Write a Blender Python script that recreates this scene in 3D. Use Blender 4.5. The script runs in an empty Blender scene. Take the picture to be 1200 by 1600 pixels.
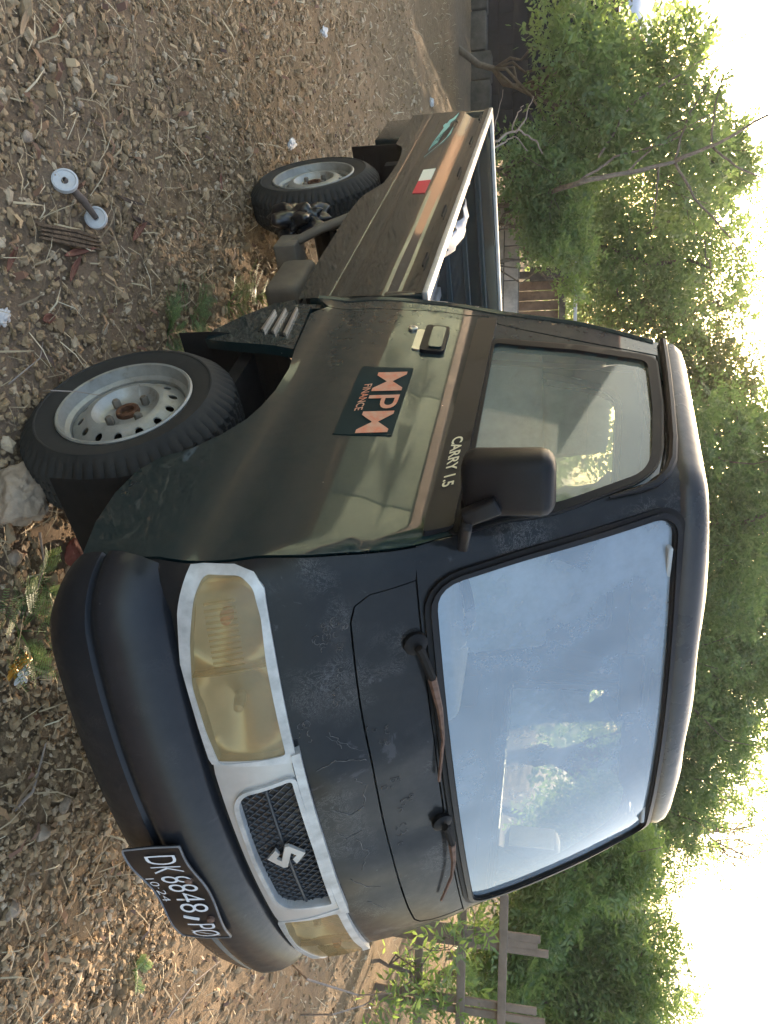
import bpy, bmesh, math, random
import numpy as np
from mathutils import Vector, Matrix
from mathutils.geometry import delaunay_2d_cdt
sc = bpy.context.scene
C = sc.collection
random.seed(7); RNG = np.random.default_rng(11)

# ------------------------------------------------------------------ camera (held on its side: world up is picture right)
CAM = Vector((1.7298, -1.7339, 1.4607))
RGT = Vector((0.61816186, 0.7858989, 0.01545453)); DWN = Vector((0.18723629, -0.12812183, -0.9739237)); FWD = Vector((-0.7634255, 0.60493613, -0.22634882))
FPX = 1305.2
cd = bpy.data.cameras.new('camera'); cam = bpy.data.objects.new('camera', cd); C.objects.link(cam)
M = Matrix.Identity(4)
for i, a in enumerate((-DWN, -RGT, -FWD)):
    for k in range(3): M[k][i] = a[k]
M.translation = CAM
cam.matrix_world = M
cd.sensor_fit = 'VERTICAL'; cd.sensor_height = 36.0; cd.lens = 36.0*FPX/1600
cd.clip_start = 0.05; cd.clip_end = 900
sc.camera = cam
# ------------------------------------------------------------------ sky and sun (low sun behind the trees)
SUN = Vector((-0.83057, 0.52148, 0.19547)).normalized()
EL = math.asin(SUN.z); ROT = math.atan2(SUN.x, SUN.y)
W = bpy.data.worlds.new('World'); sc.world = W; W.use_nodes = True
nt = W.node_tree; bg = nt.nodes['Background']
sky = nt.nodes.new('ShaderNodeTexSky'); sky.sky_type = 'NISHITA'; sky.sun_disc = False
sky.sun_elevation = EL; sky.sun_rotation = ROT; sky.air_density = 1.0; sky.dust_density = 7.0; sky.ozone_density = 0.4
nt.links.new(sky.outputs[0], bg.inputs[0]); bg.inputs[1].default_value = 0.15
sl = bpy.data.lights.new('sun', 'SUN'); sl.energy = 3.0; sl.angle = math.radians(0.6); sl.color = (1.0, 0.80, 0.58)
so = bpy.data.objects.new('sun', sl); C.objects.link(so)
so.rotation_euler = SUN.to_track_quat('Z', 'Y').to_euler(); so.location = (-30, 20, 9)
vs = sc.view_settings
vs.view_transform = 'Standard'; vs.look = 'None'; vs.exposure = 2.7; vs.gamma = 1.0; vs.use_curve_mapping = False
sc.cycles.max_bounces = 5; sc.cycles.diffuse_bounces = 2; sc.cycles.glossy_bounces = 3; sc.cycles.volume_bounces = 0; sc.cycles.transparent_max_bounces = 10; sc.cycles.caustics_reflective = False; sc.cycles.caustics_refractive = False
sc.cycles.sample_clamp_indirect = 6.0

# ------------------------------------------------------------------ helpers
def at(ix, iy, d):
    """a point seen at photo position ix, iy at depth d"""
    return CAM + d*(FWD + RGT*((iy-800)/FPX) + DWN*((600-ix)/FPX))
def onplane(ix, iy, ax, v):
    dr = FWD + RGT*((iy-800)/FPX) + DWN*((600-ix)/FPX)
    return CAM + dr*((v-CAM[ax])/dr[ax])
def gnd(ix, iy): return onplane(ix, iy, 2, 0.0)

def tag(o, label=None, cat=None, group=None, kind=None):
    if label: o['label'] = label
    if cat: o['category'] = cat
    if group: o['group'] = group
    if kind: o['kind'] = kind
    return o
def thing(name, label, cat, loc=(0, 0, 0), group=None):
    o = bpy.data.objects.new(name, None); C.objects.link(o); o.location = loc; o.empty_display_size = .1
    return tag(o, label, cat, group)
def link(name, me, mat, parent=None, off=None):
    o = bpy.data.objects.new(name, me); C.objects.link(o)
    if mat is not None and len(me.materials) == 0: me.materials.append(mat)
    if parent is not None:
        o.parent = parent
    if off is not None: o.location = off
    return o
def world_off(parent):
    v = Vector((0, 0, 0)); p = parent
    while p is not None: v += Vector(p.location); p = p.parent
    return v
def finish(me, smooth=True, angle=35):
    if smooth:
        me.polygons.foreach_set('use_smooth', [True]*len(me.polygons))
        if angle: me.set_sharp_from_angle(angle=math.radians(angle))
    me.update()
def np_mesh(name, V, F, mat=None, smooth=False):
    """V (n,3), F (m,k) fast mesh"""
    V = np.asarray(V, dtype=np.float32); F = np.asarray(F, dtype=np.int32)
    me = bpy.data.meshes.new(name); m, k = F.shape
    me.vertices.add(len(V)); me.vertices.foreach_set('co', V.ravel())
    me.loops.add(m*k); me.loops.foreach_set('vertex_index', F.ravel())
    me.polygons.add(m); me.polygons.foreach_set('loop_start', np.arange(0, m*k, k, dtype=np.int32))
    me.polygons.foreach_set('loop_total', np.full(m, k, dtype=np.int32))
    me.polygons.foreach_set('use_smooth', np.full(m, smooth, dtype=bool))
    me.update(calc_edges=True)
    if mat: me.materials.append(mat)
    return me
class MB:
    """collects simple solids; build() links them as one mesh object (coordinates are world, stored relative to the parent)"""
    def __init__(s): s.v = []; s.f = []
    def add(s, V, F):
        b = len(s.v); s.v += [tuple(p) for p in V]; s.f += [tuple(i+b for i in q) for q in F]; return s
    def box(s, lo, hi, mat=None):
        x0, y0, z0 = lo; x1, y1, z1 = hi
        V = [(x0,y0,z0),(x1,y0,z0),(x1,y1,z0),(x0,y1,z0),(x0,y0,z1),(x1,y0,z1),(x1,y1,z1),(x0,y1,z1)]
        if mat is not None: V = [mat @ Vector(p) for p in V]
        return s.add(V, [(0,3,2,1),(4,5,6,7),(0,1,5,4),(1,2,6,5),(2,3,7,6),(3,0,4,7)])
    def bar(s, a, b, w, h, up=(0, 0, 1)):
        a = Vector(a); b = Vector(b); d = (b-a).normalized(); u = Vector(up)
        r = d.cross(u)
        if r.length < 1e-4: r = d.cross(Vector((1, 0, 0)))
        r.normalize(); u = r.cross(d)
        V = []
        for p in (a, b):
            for i, j in ((-1,-1),(1,-1),(1,1),(-1,1)): V.append(p + r*(i*w/2) + u*(j*h/2))
        return s.add(V, [(0,1,2,3),(7,6,5,4),(0,4,5,1),(1,5,6,2),(2,6,7,3),(3,7,4,0)])
    def tube(s, pts, rad, n=8, cap=True):
        pts = [Vector(p) for p in pts]; k = len(pts)
        if not hasattr(rad, '__len__'): rad = [rad]*k
        V = []; F = []; r = None
        for i, p in enumerate(pts):
            d = (pts[min(i+1, k-1)] - pts[max(i-1, 0)]).normalized()
            if r is None:
                r = d.cross(Vector((0, 0, 1)));
                if r.length < 1e-3: r = d.cross(Vector((1, 0, 0)))
            else: r = r - d*r.dot(d)
            r.normalize(); u = d.cross(r)
            for j in range(n):
                t = 2*math.pi*j/n; V.append(p + (r*math.cos(t) + u*math.sin(t))*rad[i])
        for i in range(k-1):
            for j in range(n):
                a = i*n+j; b = i*n+(j+1) % n; F.append((a, b, b+n, a+n))
        if cap: F.append(tuple(range(n-1, -1, -1))); F.append(tuple((k-1)*n+j for j in range(n)))
        return s.add(V, F)
    def lathe(s, prof, n, c, ax, close=False):
        """prof (radius, offset along ax)"""
        c = Vector(c); ax = Vector(ax).normalized(); r = ax.cross(Vector((0, 0, 1)))
        if r.length < 1e-3: r = Vector((1, 0, 0))
        r.normalize(); u = ax.cross(r); V = []; F = []; k = len(prof)
        for rr, o in prof:
            for j in range(n):
                t = 2*math.pi*j/n; V.append(c + ax*o + (r*math.cos(t)+u*math.sin(t))*rr)
        for i in range(k if close else k-1):
            i2 = (i+1) % k
            for j in range(n):
                F.append((i*n+j, i2*n+j, i2*n+(j+1) % n, i*n+(j+1) % n))
        return s.add(V, F)
    def disc(s, c, ax, r, n=16):
        c = Vector(c); ax = Vector(ax).normalized(); a = ax.cross(Vector((0, 0, 1)))
        if a.length < 1e-3: a = Vector((1, 0, 0))
        a.normalize(); u = ax.cross(a)
        return s.add([c+(a*math.cos(2*math.pi*j/n)+u*math.sin(2*math.pi*j/n))*r for j in range(n)], [tuple(range(n))])
    def build(s, name, mat, parent=None, smooth=True, angle=35, bevel=0):
        o = world_off(parent) if parent else Vector((0, 0, 0))
        me = bpy.data.meshes.new(name); me.from_pydata([tuple(Vector(p)-o) for p in s.v], [], s.f)
        if bevel:
            bm = bmesh.new(); bm.from_mesh(me)
            bmesh.ops.bevel(bm, geom=[e for e in bm.edges if e.is_manifold and e.calc_face_angle(0) > .6], offset=bevel, segments=3, profile=.5, affect='EDGES', clamp_overlap=True)
            bm.to_mesh(me); bm.free()
        finish(me, smooth, angle)
        return link(name, me, mat, parent)

# ------------------------------------------------------------------ materials
def mat(name):
    m = bpy.data.materials.new(name); m.use_nodes = True
    return m, m.node_tree, m.node_tree.nodes['Principled BSDF']
def noise(t, scale, detail=4, rough=.6, coord='Object', dist=0):
    tc = t.nodes.new('ShaderNodeTexCoord'); n = t.nodes.new('ShaderNodeTexNoise')
    n.inputs['Scale'].default_value = scale; n.inputs['Detail'].default_value = detail; n.inputs['Roughness'].default_value = rough; n.inputs['Distortion'].default_value = dist
    t.links.new(tc.outputs[coord], n.inputs['Vector']); return n
def ramp(t, src, stops):
    r = t.nodes.new('ShaderNodeValToRGB'); el = r.color_ramp.elements
    while len(el) < len(stops): el.new(.5)
    for e, (p, c) in zip(el, stops):
        e.position = p; e.color = (c, c, c, 1) if not hasattr(c, '__len__') else (*c, 1)
    t.links.new(src, r.inputs[0]); return r
def mixc(t, fac, a, b):
    m = t.nodes.new('ShaderNodeMix'); m.data_type = 'RGBA'
    for s, v in ((m.inputs[0], fac), (m.inputs[6], a), (m.inputs[7], b)):
        if hasattr(v, 'links') or hasattr(v, 'is_linked'): t.links.new(v, s)
        elif hasattr(v, '__len__'): s.default_value = (*v, 1)
        else: s.default_value = v
    return m.outputs[2]
def bump(t, p, src, strength=.3, dist=.01):
    b = t.nodes.new('ShaderNodeBump'); b.inputs['Strength'].default_value = strength; b.inputs['Distance'].default_value = dist
    t.links.new(src, b.inputs['Height']); t.links.new(b.outputs[0], p.inputs['Normal']); return b
def simple(name, col, rough=.5, metal=0, var=.15, scale=8, bmp=0, bscale=60, coat=0, col2=None, spec=.3):
    m, t, p = mat(name)
    n = noise(t, scale)
    c2 = col2 or tuple(c*(1-var*2) for c in col)
    r = ramp(t, n.outputs[0], [(.3, c2), (.7, col)]); t.links.new(r.outputs[0], p.inputs['Base Color'])
    p.inputs['Roughness'].default_value = rough; p.inputs['Metallic'].default_value = metal; p.inputs['Specular IOR Level'].default_value = spec; p.inputs['Coat Weight'].default_value = coat
    if bmp: bump(t, p, noise(t, bscale).outputs[0], bmp)
    return m
def paint(name, col, dust, rough_lo, rough_hi, dust_amt, speck=.0, wear=0, coat=1.0):
    """old dark car paint: clear coat, dust film, pale specks, worn patches"""
    m, t, p = mat(name)
    n = noise(t, 3.2, 8, .65); n2 = noise(t, 30, 6, .7)
    f = ramp(t, n.outputs[0], [(.38, 0.0), (.75, dust_amt)])
    c = mixc(t, f.outputs[0], col, dust)
    v = t.nodes.new('ShaderNodeTexVoronoi'); v.inputs['Scale'].default_value = 34; tc = t.nodes.new('ShaderNodeTexCoord'); t.links.new(tc.outputs['Object'], v.inputs['Vector'])
    vc = ramp(t, v.outputs['Color'], [(.86, 0.0), (.90, 1.0)])
    sp = ramp(t, v.outputs['Distance'], [(.035, speck), (.07, 0.0)])
    mm = t.nodes.new('ShaderNodeMath'); mm.operation = 'MULTIPLY'; t.links.new(vc.outputs[0], mm.inputs[0]); t.links.new(sp.outputs[0], mm.inputs[1])
    c = mixc(t, mm.outputs[0], c, (.55, .58, .55))
    if wear:
        w1 = noise(t, 7, 10, .75, dist=1.5); wr = ramp(t, w1.outputs[0], [(.60, 0.0), (.635, wear)])
        c = mixc(t, wr.outputs[0], c, (.040, .040, .045))
        w2 = noise(t, 16, 12, .8, dist=4); w3 = ramp(t, w2.outputs[0], [(.49, 0.0), (.5, wear), (.51, 0.0)])
        mk = ramp(t, noise(t, 3.1, 3).outputs[0], [(.51, 0.0), (.58, .9)])
        m3 = t.nodes.new('ShaderNodeMath'); m3.operation = 'MULTIPLY'; t.links.new(w3.outputs[0], m3.inputs[0]); t.links.new(mk.outputs[0], m3.inputs[1])
        c = mixc(t, m3.outputs[0], c, (.22, .215, .21))
    t.links.new(c, p.inputs['Base Color'])
    rr = ramp(t, n2.outputs[0], [(.3, rough_hi), (.75, min(.9, rough_hi*1.5))]); t.links.new(rr.outputs[0], p.inputs['Roughness'])
    p.inputs['Specular IOR Level'].default_value = .12
    p.inputs['Coat Weight'].default_value = coat; rc = ramp(t, n.outputs[0], [(.35, rough_lo), (.8, rough_lo*2.2)]); t.links.new(rc.outputs[0], p.inputs['Coat Roughness'])
    return m
MT = {}
MT['paint'] = paint('dark_green_paint', (.003, .017, .021), (.030, .036, .036), .014, .45, .10, .9)
MT['paint_front'] = paint('faded_front_paint', (.006, .0075, .0095), (.022, .022, .025), .10, .55, .32, .6, .9, .34)
MT['paint_roof'] = paint('faded_roof_paint', (.012, .013, .017), (.05, .048, .05), .18, .5, .5, .3, 0, .6)
MT['paint_bed'] = paint('bed_paint', (.004, .013, .015), (.034, .034, .030), .03, .5, .16, .6)
MT['plastic'] = simple('black_plastic', (.012, .012, .014), .42, var=.2, bmp=.05, bscale=300, spec=.18)
MT['bumper'] = paint('worn_bumper_plastic', (.007, .009, .013), (.028, .028, .032), .16, .5, .4, .9, .35, .45)
MT['rubber'] = simple('seal_rubber', (.008, .008, .009), .55, var=.2, spec=.15)
MT['silver'] = simple('silver_plastic', (.50, .50, .49), .38, .35, var=.08, scale=14)
MT['white_trim'] = simple('pale_trim', (.56, .57, .57), .35, .15, var=.2, scale=22)
MT['steel'] = simple('rail_steel', (.55, .54, .53), .40, .5, var=.15, scale=14)
MT['dark_metal'] = simple('underbody_metal', (.014, .012, .011), .85, .0, var=.4, scale=12)
MT['tank'] = simple('dusty_grey_metal', (.17, .145, .115), .65, .2, var=.2, scale=9)
MT['interior'] = simple('dark_interior', (.15, .16, .155), .8, var=.2)
MT['seat'] = simple('grey_seat_cloth', (.50, .54, .50), .9, var=.12, scale=20, bmp=.2, bscale=200)
MT['liner'] = simple('pale_headliner', (.42, .44, .45), .9, var=.08)
MT['dash'] = simple('grey_dashboard', (.42, .47, .50), .6, var=.1)
MT['rust'] = simple('rusty_wiper_steel', (.20, .12, .09), .75, .2, var=.3, scale=40)
MT['blackhole'] = simple('grille_back', (.006, .006, .007), .8)
MT['grillebar'] = simple('grille_plastic', (.03, .034, .042), .35, var=.1)
MT['chrome'] = simple('dull_chrome', (.62, .60, .56), .28, .9, var=.1)
MT['crack'] = simple('lifted_lacquer', (.20, .195, .19), .6, var=.4, scale=60)
MT['plate'] = simple('black_plate', (.010, .010, .013), .35, var=.2)
MT['plate_edge'] = simple('plate_edge', (.22, .23, .25), .4, var=.2, scale=40)
MT['plate_ink'] = simple('white_plate_ink', (.70, .72, .76), .5, var=.1, scale=60)
MT['orange_ink'] = simple('faded_orange_print', (.56, .17, .09), .55, col2=(.50, .32, .22), scale=45)
MT['decal'] = simple('dark_decal', (.010, .026, .028), .6, var=.2, spec=.1)
MT['gold_ink'] = simple('pale_gold_letters', (.62, .58, .40), .45, var=.1)
MT['white_ink'] = simple('white_sticker', (.80, .80, .68), .45, var=.03)
MT['red_ink'] = simple('red_sticker', (.65, .04, .06), .45, var=.05)
MT['teal_ink'] = simple('teal_sticker', (.30, .62, .56), .5, var=.08, scale=40)
def glass(name, tint, film, film_amt, refl=1.5, gcol=(1, 1, 1)):
    m = bpy.data.materials.new(name); m.use_nodes = True; t = m.node_tree; t.nodes.clear()
    out = t.nodes.new('ShaderNodeOutputMaterial'); tr = t.nodes.new('ShaderNodeBsdfTransparent'); tr.inputs[0].default_value = (*tint, 1)
    gl = t.nodes.new('ShaderNodeBsdfGlossy'); gl.inputs['Roughness'].default_value = .04; gl.inputs['Color'].default_value = (*gcol, 1)
    df = t.nodes.new('ShaderNodeBsdfDiffuse'); df.inputs[0].default_value = (*film, 1)
    n = noise(t, 2.5, 9, .7); r = ramp(t, n.outputs[0], [(.3, film_amt*.6), (.75, film_amt*1.5)])
    a = t.nodes.new('ShaderNodeMixShader'); t.links.new(r.outputs[0], a.inputs[0]); t.links.new(tr.outputs[0], a.inputs[1]); t.links.new(df.outputs[0], a.inputs[2])
    fr = t.nodes.new('ShaderNodeFresnel'); fr.inputs[0].default_value = refl
    b = t.nodes.new('ShaderNodeMixShader'); t.links.new(fr.outputs[0], b.inputs[0]); t.links.new(a.outputs[0], b.inputs[1]); t.links.new(gl.outputs[0], b.inputs[2])
    t.links.new(b.outputs[0], out.inputs[0]); return m
MT['windscreen'] = glass('dusty_sky_tinted_windscreen', (.90, .95, .96), (.42, .51, .61), .42, 1.95, (.84, .92, 1.0))  # dust film, tinted blue to paint in the sky's reflection
MT['rearglass'] = glass('dusty_rear_glass', (.70, .78, .74), (.50, .56, .50), .62, 1.5)
MT['sideglass'] = glass('side_glass', (.90, .95, .91), (.54, .62, .52), .24, 1.6)
# yellowed lens
m = bpy.data.materials.new('yellowed_lens'); m.use_nodes = True; t = m.node_tree; p = t.nodes['Principled BSDF']
n = noise(t, 9, 6); r = ramp(t, n.outputs[0], [(.3, (.29, .21, .095)), (.7, (.38, .29, .15))]); t.links.new(r.outputs[0], p.inputs['Base Color'])
p.inputs['Roughness'].default_value = .3; p.inputs['Coat Weight'].default_value = 1; p.inputs['Coat Roughness'].default_value = .08
tl = t.nodes.new('ShaderNodeBsdfTransparent'); tl.inputs[0].default_value = (.90, .80, .58, 1); mx = t.nodes.new('ShaderNodeMixShader'); mx.inputs[0].default_value = .55
wv = t.nodes.new('ShaderNodeTexWave'); wv.inputs['Scale'].default_value = 26; wv.bands_direction = 'Y'; tcw = t.nodes.new('ShaderNodeTexCoord'); t.links.new(tcw.outputs['Object'], wv.inputs['Vector']); bump(t, p, wv.outputs[0], .25, .004)
t.links.new(p.outputs[0], mx.inputs[1]); t.links.new(tl.outputs[0], mx.inputs[2]); t.links.new(mx.outputs[0], t.nodes['Material Output'].inputs[0])
MT['lens'] = m
MT['amber'] = simple('amber_bulb', (.75, .22, .04), .4)
# tyre
m, t, p = mat('dusty_tyre'); n = noise(t, 9, 8, .7); r = ramp(t, n.outputs[0], [(.3, (.010, .010, .0095)), (.62, (.020, .019, .017)), (.85, (.075, .062, .045))])
t.links.new(r.outputs[0], p.inputs['Base Color']); p.inputs['Roughness'].default_value = .82; bump(t, p, noise(t, 120).outputs[0], .15, .004); MT['tyre'] = m
m, t, p = mat('old_silver_rim'); n = noise(t, 11, 8, .7); r = ramp(t, n.outputs[0], [(.30, (.13, .09, .055)), (.42, (.25, .245, .22)), (.7, (.35, .35, .33))])
t.links.new(r.outputs[0], p.inputs['Base Color']); p.inputs['Metallic'].default_value = .35; p.inputs['Roughness'].default_value = .45; MT['rim'] = m
MT['rust_hub'] = simple('rusty_hub', (.16, .075, .04), .85, .1, var=.4, scale=50, bmp=.4)

def island(t, stops):
    g = t.nodes.new('ShaderNodeNewGeometry'); return ramp(t, g.outputs['Random Per Island'], stops)
def leafmat(name, a, b, c, trans=.45, rough=.5):
    m, t, p = mat(name)
    r = island(t, [(0, a), (.5, b), (1, c)])
    t.links.new(r.outputs[0], p.inputs['Base Color']); p.inputs['Roughness'].default_value = rough
    tr = t.nodes.new('ShaderNodeBsdfTranslucent'); t.links.new(mixc(t, .5, r.outputs[0], (min(1, c[0]*3.0), min(1, c[1]*2.6), c[2]*1.3)), tr.inputs[0])
    mx = t.nodes.new('ShaderNodeMixShader'); mx.inputs[0].default_value = trans
    t.links.new(p.outputs[0], mx.inputs[1]); t.links.new(tr.outputs[0], mx.inputs[2]); t.links.new(mx.outputs[0], t.nodes['Material Output'].inputs[0])
    return m
MT['leaf_mid'] = leafmat('mid_green_leaves', (.055, .100, .050), (.095, .165, .076), (.15, .235, .105), .5)
MT['leaf_dark'] = leafmat('dark_green_leaves', (.048, .096, .050), (.085, .155, .074), (.14, .225, .10), .5)
MT['leaf_light'] = leafmat('light_green_leaves', (.06, .115, .045), (.10, .175, .065), (.16, .25, .09), .45)
MT['leaf_yellow'] = leafmat('yellow_green_leaves', (.08, .12, .04), (.13, .18, .05), (.26, .28, .07), .5)
MT['leaf_olive'] = leafmat('olive_sparse_leaves', (.045, .075, .040), (.075, .11, .05), (.12, .15, .07), .45)
MT['fern'] = leafmat('mimosa_leaves', (.09, .16, .09), (.15, .25, .13), (.24, .36, .14), .35)
MT['bark'] = simple('grey_bark', (.21, .17, .14), .9, var=.25, scale=20, bmp=.5, bscale=40)
MT['twig'] = simple('pale_dry_twig', (.34, .28, .24), .9, var=.2, scale=30)
MT['wood'] = simple('weathered_planks', (.24, .185, .145), .85, var=.2, scale=6, bmp=.4, bscale=40)
MT['black_block'] = simple('black_blockwork', (.016, .018, .026), .85, var=.3, scale=7, bmp=.5, bscale=50)  # near-black blocks with slight tone variation
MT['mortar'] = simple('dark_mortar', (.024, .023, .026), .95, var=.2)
MT['footing'] = simple('rough_concrete', (.11, .10, .09), .95, var=.3, scale=9, bmp=.6, bscale=30)
MT['pale_block'] = simple('pale_plaster_block', (.60, .52, .47), .9, var=.2, scale=8, bmp=.4, bscale=40)
MT['corrug'] = simple('galvanised_sheet', (.50, .54, .62), .5, .3, var=.1, scale=5)
MT['brown_panel'] = simple('brown_board', (.20, .13, .09), .8, var=.25, scale=9)
MT['terracotta'] = simple('terracotta_wall', (.42, .26, .17), .9, var=.12, scale=3)
MT['cream_wall'] = simple('pale_green_plaster', (.40, .50, .42), .9, var=.08, scale=3)
MT['bag'] = simple('black_bin_bag', (.010, .011, .014), .30, var=.2, scale=20, coat=.4)
MT['tarp'] = simple('grey_plastic_sheet', (.36, .38, .44), .5, var=.15, scale=12)
MT['white_litter'] = simple('white_litter', (.55, .55, .56), .6, var=.1, scale=30, col2=(.45, .43, .42))
MT['brownrod'] = simple('brown_rod', (.17, .13, .11), .8, var=.25, scale=30)
MT['bark_chip'] = simple('bark_chip', (.17, .115, .075), .9, var=.35, scale=40, bmp=.7, bscale=70)
MT['redleaf'] = simple('dry_red_leaf', (.20, .075, .05), .65, var=.3, scale=25)
MT['darkleaf'] = simple('dry_dark_leaf', (.06, .04, .032), .7, var=.3, scale=25)
MT['tanleaf'] = simple('dry_tan_leaf', (.36, .25, .15), .7, var=.25, scale=25)
MT['foil'] = simple('orange_foil', (.62, .30, .05), .3, .3, var=.2, scale=30)
MT['brick'] = simple('broken_red_brick', (.22, .07, .05), .9, var=.25, scale=14, bmp=.5)
m, t, p = mat('pale_boulder'); n = noise(t, 9, 12, .7); r = ramp(t, n.outputs[0], [(.28, (.10, .08, .06)), (.48, (.33, .255, .19)), (.72, (.52, .41, .31))])
t.links.new(r.outputs[0], p.inputs['Base Color']); p.inputs['Roughness'].default_value = .92; bump(t, p, noise(t, 28, 12, .75).outputs[0], .7, .02); MT['boulder'] = m
# gravel stones: each stone its own tone
m, t, p = mat('gravel_stones'); r = island(t, [(0, (.14, .092, .05)), (.3, (.28, .19, .10)), (.6, (.41, .285, .16)), (.85, (.50, .37, .23)), (1, (.66, .54, .40))])
n = noise(t, 60, 6, .7); c = mixc(t, n.outputs[0], r.outputs[0], (.20, .135, .075)); t.links.new(c, p.inputs['Base Color']); p.inputs['Roughness'].default_value = .95; bump(t, p, n.outputs[0], .4, .004); MT['gravel'] = m
m, t, p = mat('dry_straw'); r = island(t, [(0, (.16, .11, .07)), (.4, (.33, .25, .15)), (.8, (.46, .36, .22)), (1, (.55, .48, .34))]); t.links.new(r.outputs[0], p.inputs['Base Color']); p.inputs['Roughness'].default_value = .8; MT['straw'] = m
m, t, p = mat('dead_leaf_litter'); r = island(t, [(0, (.07, .04, .03)), (.35, (.17, .08, .045)), (.7, (.30, .18, .09)), (1, (.42, .30, .17))]); t.links.new(r.outputs[0], p.inputs['Base Color']); p.inputs['Roughness'].default_value = .75; MT['litter'] = m
# ground
m, t, p = mat('stony_ground')
n1 = noise(t, .55, 8, .6); n2 = noise(t, 14, 10, .7); n3 = noise(t, 70, 8, .75); n4 = noise(t, .25, 4, .5)
c1 = ramp(t, n2.outputs[0], [(.28, (.09, .06, .035)), (.5, (.22, .152, .088)), (.72, (.38, .27, .165))])
c2 = ramp(t, n3.outputs[0], [(.3, (.09, .062, .037)), (.6, (.28, .195, .115)), (.8, (.50, .38, .25))])
c = mixc(t, .55, c1.outputs[0], c2.outputs[0])
f = ramp(t, n1.outputs[0], [(.5, 0.0), (.68, .75)]); c = mixc(t, f.outputs[0], c, (.38, .25, .15))
f = ramp(t, n4.outputs[0], [(.5, 0.0), (.7, .5)]); c = mixc(t, f.outputs[0], c, (.20, .17, .15))
t.links.new(c, p.inputs['Base Color']); p.inputs['Roughness'].default_value = .96; p.inputs['Specular IOR Level'].default_value = .2
ad = t.nodes.new('ShaderNodeMath'); ad.operation = 'ADD'; t.links.new(n2.outputs[0], ad.inputs[0]); t.links.new(n3.outputs[0], ad.inputs[1])
bump(t, p, ad.outputs[0], .9, .02); MT['ground'] = m

# ------------------------------------------------------------------ ground
from mathutils import noise as MN
def hgt(x, y):
    v = MN.noise(Vector((x*.8, y*.8, 0)))*.022 + MN.noise(Vector((x*2.6, y*2.6, 3)))*.012
    d = math.hypot(x+1, y)
    return v + (0.012 if d < 3 else 0.012) - .012 + .25*max(0, MN.noise(Vector((x*.09, y*.09, 7))))*min(1, max(0, (d-14)/30))
def axis(c, fine, n_f, far):
    pos = [0]; st = fine
    while pos[-1] < far:
        pos.append(pos[-1]+st)
        if len(pos) > n_f: st *= 1.09
    return [c-p for p in reversed(pos[1:])] + [c+p for p in pos]
gx = axis(-.9, .035, 70, 150); gy = axis(-.5, .035, 60, 150)
V = [(x, y, hgt(x, y) + (random.uniform(-.006, .006) if abs(x) < 5 and abs(y) < 4 else 0)) for x in gx for y in gy]
ny = len(gy); nx = len(gx)
ii = np.arange((nx-1)*(ny-1)); a = (ii//(ny-1))*ny + ii % (ny-1)
F = np.stack([a, a+ny, a+ny+1, a+1], 1)
me = np_mesh('ground', V, F, MT['ground'], True)
g = link('ground', me, None); tag(g, kind='structure')

def ico(sub):
    bm = bmesh.new(); bmesh.ops.create_icosphere(bm, subdivisions=sub, radius=1)
    V = np.array([v.co[:] for v in bm.verts]); F = np.array([[v.index for v in f.verts] for f in bm.faces]); bm.free(); return V, F
def rot_mats(n):
    q = RNG.normal(size=(n, 4)); q /= np.linalg.norm(q, axis=1)[:, None]; w, x, y, z = q.T
    return np.stack([np.stack([1-2*(y*y+z*z), 2*(x*y-z*w), 2*(x*z+y*w)], 1), np.stack([2*(x*y+z*w), 1-2*(x*x+z*z), 2*(y*z-x*w)], 1), np.stack([2*(x*z-y*w), 2*(y*z+x*w), 1-2*(x*x+y*y)], 1)], 1)
def stones(name, P, size, sub, mat_, kind_label):
    n = len(P); bv, bf = ico(sub); nv = len(bv)
    Vv = np.repeat(bv[None], n, 0)
    Vv = Vv*(1 + RNG.uniform(-.36, .36, (n, nv, 1)))*np.stack([RNG.uniform(.7, 1.3, n), RNG.uniform(.6, 1.1, n), RNG.uniform(.5, .8, n)], 1)[:, None]
    R = rot_mats(n); Vv = np.einsum('nij,nvj->nvi', R, Vv)*size[:, None, None]
    Vv[..., 2] *= .8
    Vv += P[:, None]
    Fa = (bf[None] + (np.arange(n)*nv)[:, None, None]).reshape(-1, 3)
    o = link(name, np_mesh(name, Vv.reshape(-1, 3), Fa, mat_, False), None); tag(o, kind_label, 'gravel', kind='stuff'); return o
def scatter(n, x0, x1, y0, y1, p=1.0):
    x = x1 - (x1-x0)*RNG.random(n)**p; y = RNG.uniform(y0, y1, n)
    z = np.array([hgt(a, b) for a, b in zip(x, y)]); return np.stack([x, y, z], 1)
P = scatter(20000, -4.6, 1.35, -2.2, 1.2, 1.5); sz = .004 + .012*RNG.random(len(P))**2.6; P[:, 2] += sz*.15
stones('gravel', P, sz, 2, MT['gravel'], 'loose gravel of tan and grey stones in the foreground')
P = scatter(11000, -2.9, .75, -1.95, -.5); sz = .0035 + .009*RNG.random(len(P))**2.2; P[:, 2] += sz*.15
stones('gravel', P, sz, 1, MT['gravel'], 'fine chippings covering the ground beside the truck')
P = scatter(5000, .2, 1.4, -.5, 1.5); sz = .004 + .012*RNG.random(len(P))**2.2; P[:, 2] += sz*.15
stones('gravel', P, sz, 1, MT['gravel'], 'fine chippings covering the ground before the bumper')
P = scatter(4200, -4.0, 1.35, -2.1, 1.2, 1.5); sz = .008 + .018*RNG.random(len(P))**2.8; P[:, 2] += sz*.2
stones('gravel', P, sz, 2, MT['gravel'], 'larger pebbles lying among the foreground gravel')
P = scatter(16000, -6.5, 1.2, -2.6, 4.5); sz = .008 + .018*RNG.random(len(P))**3; P[:, 2] += sz*.1
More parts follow.
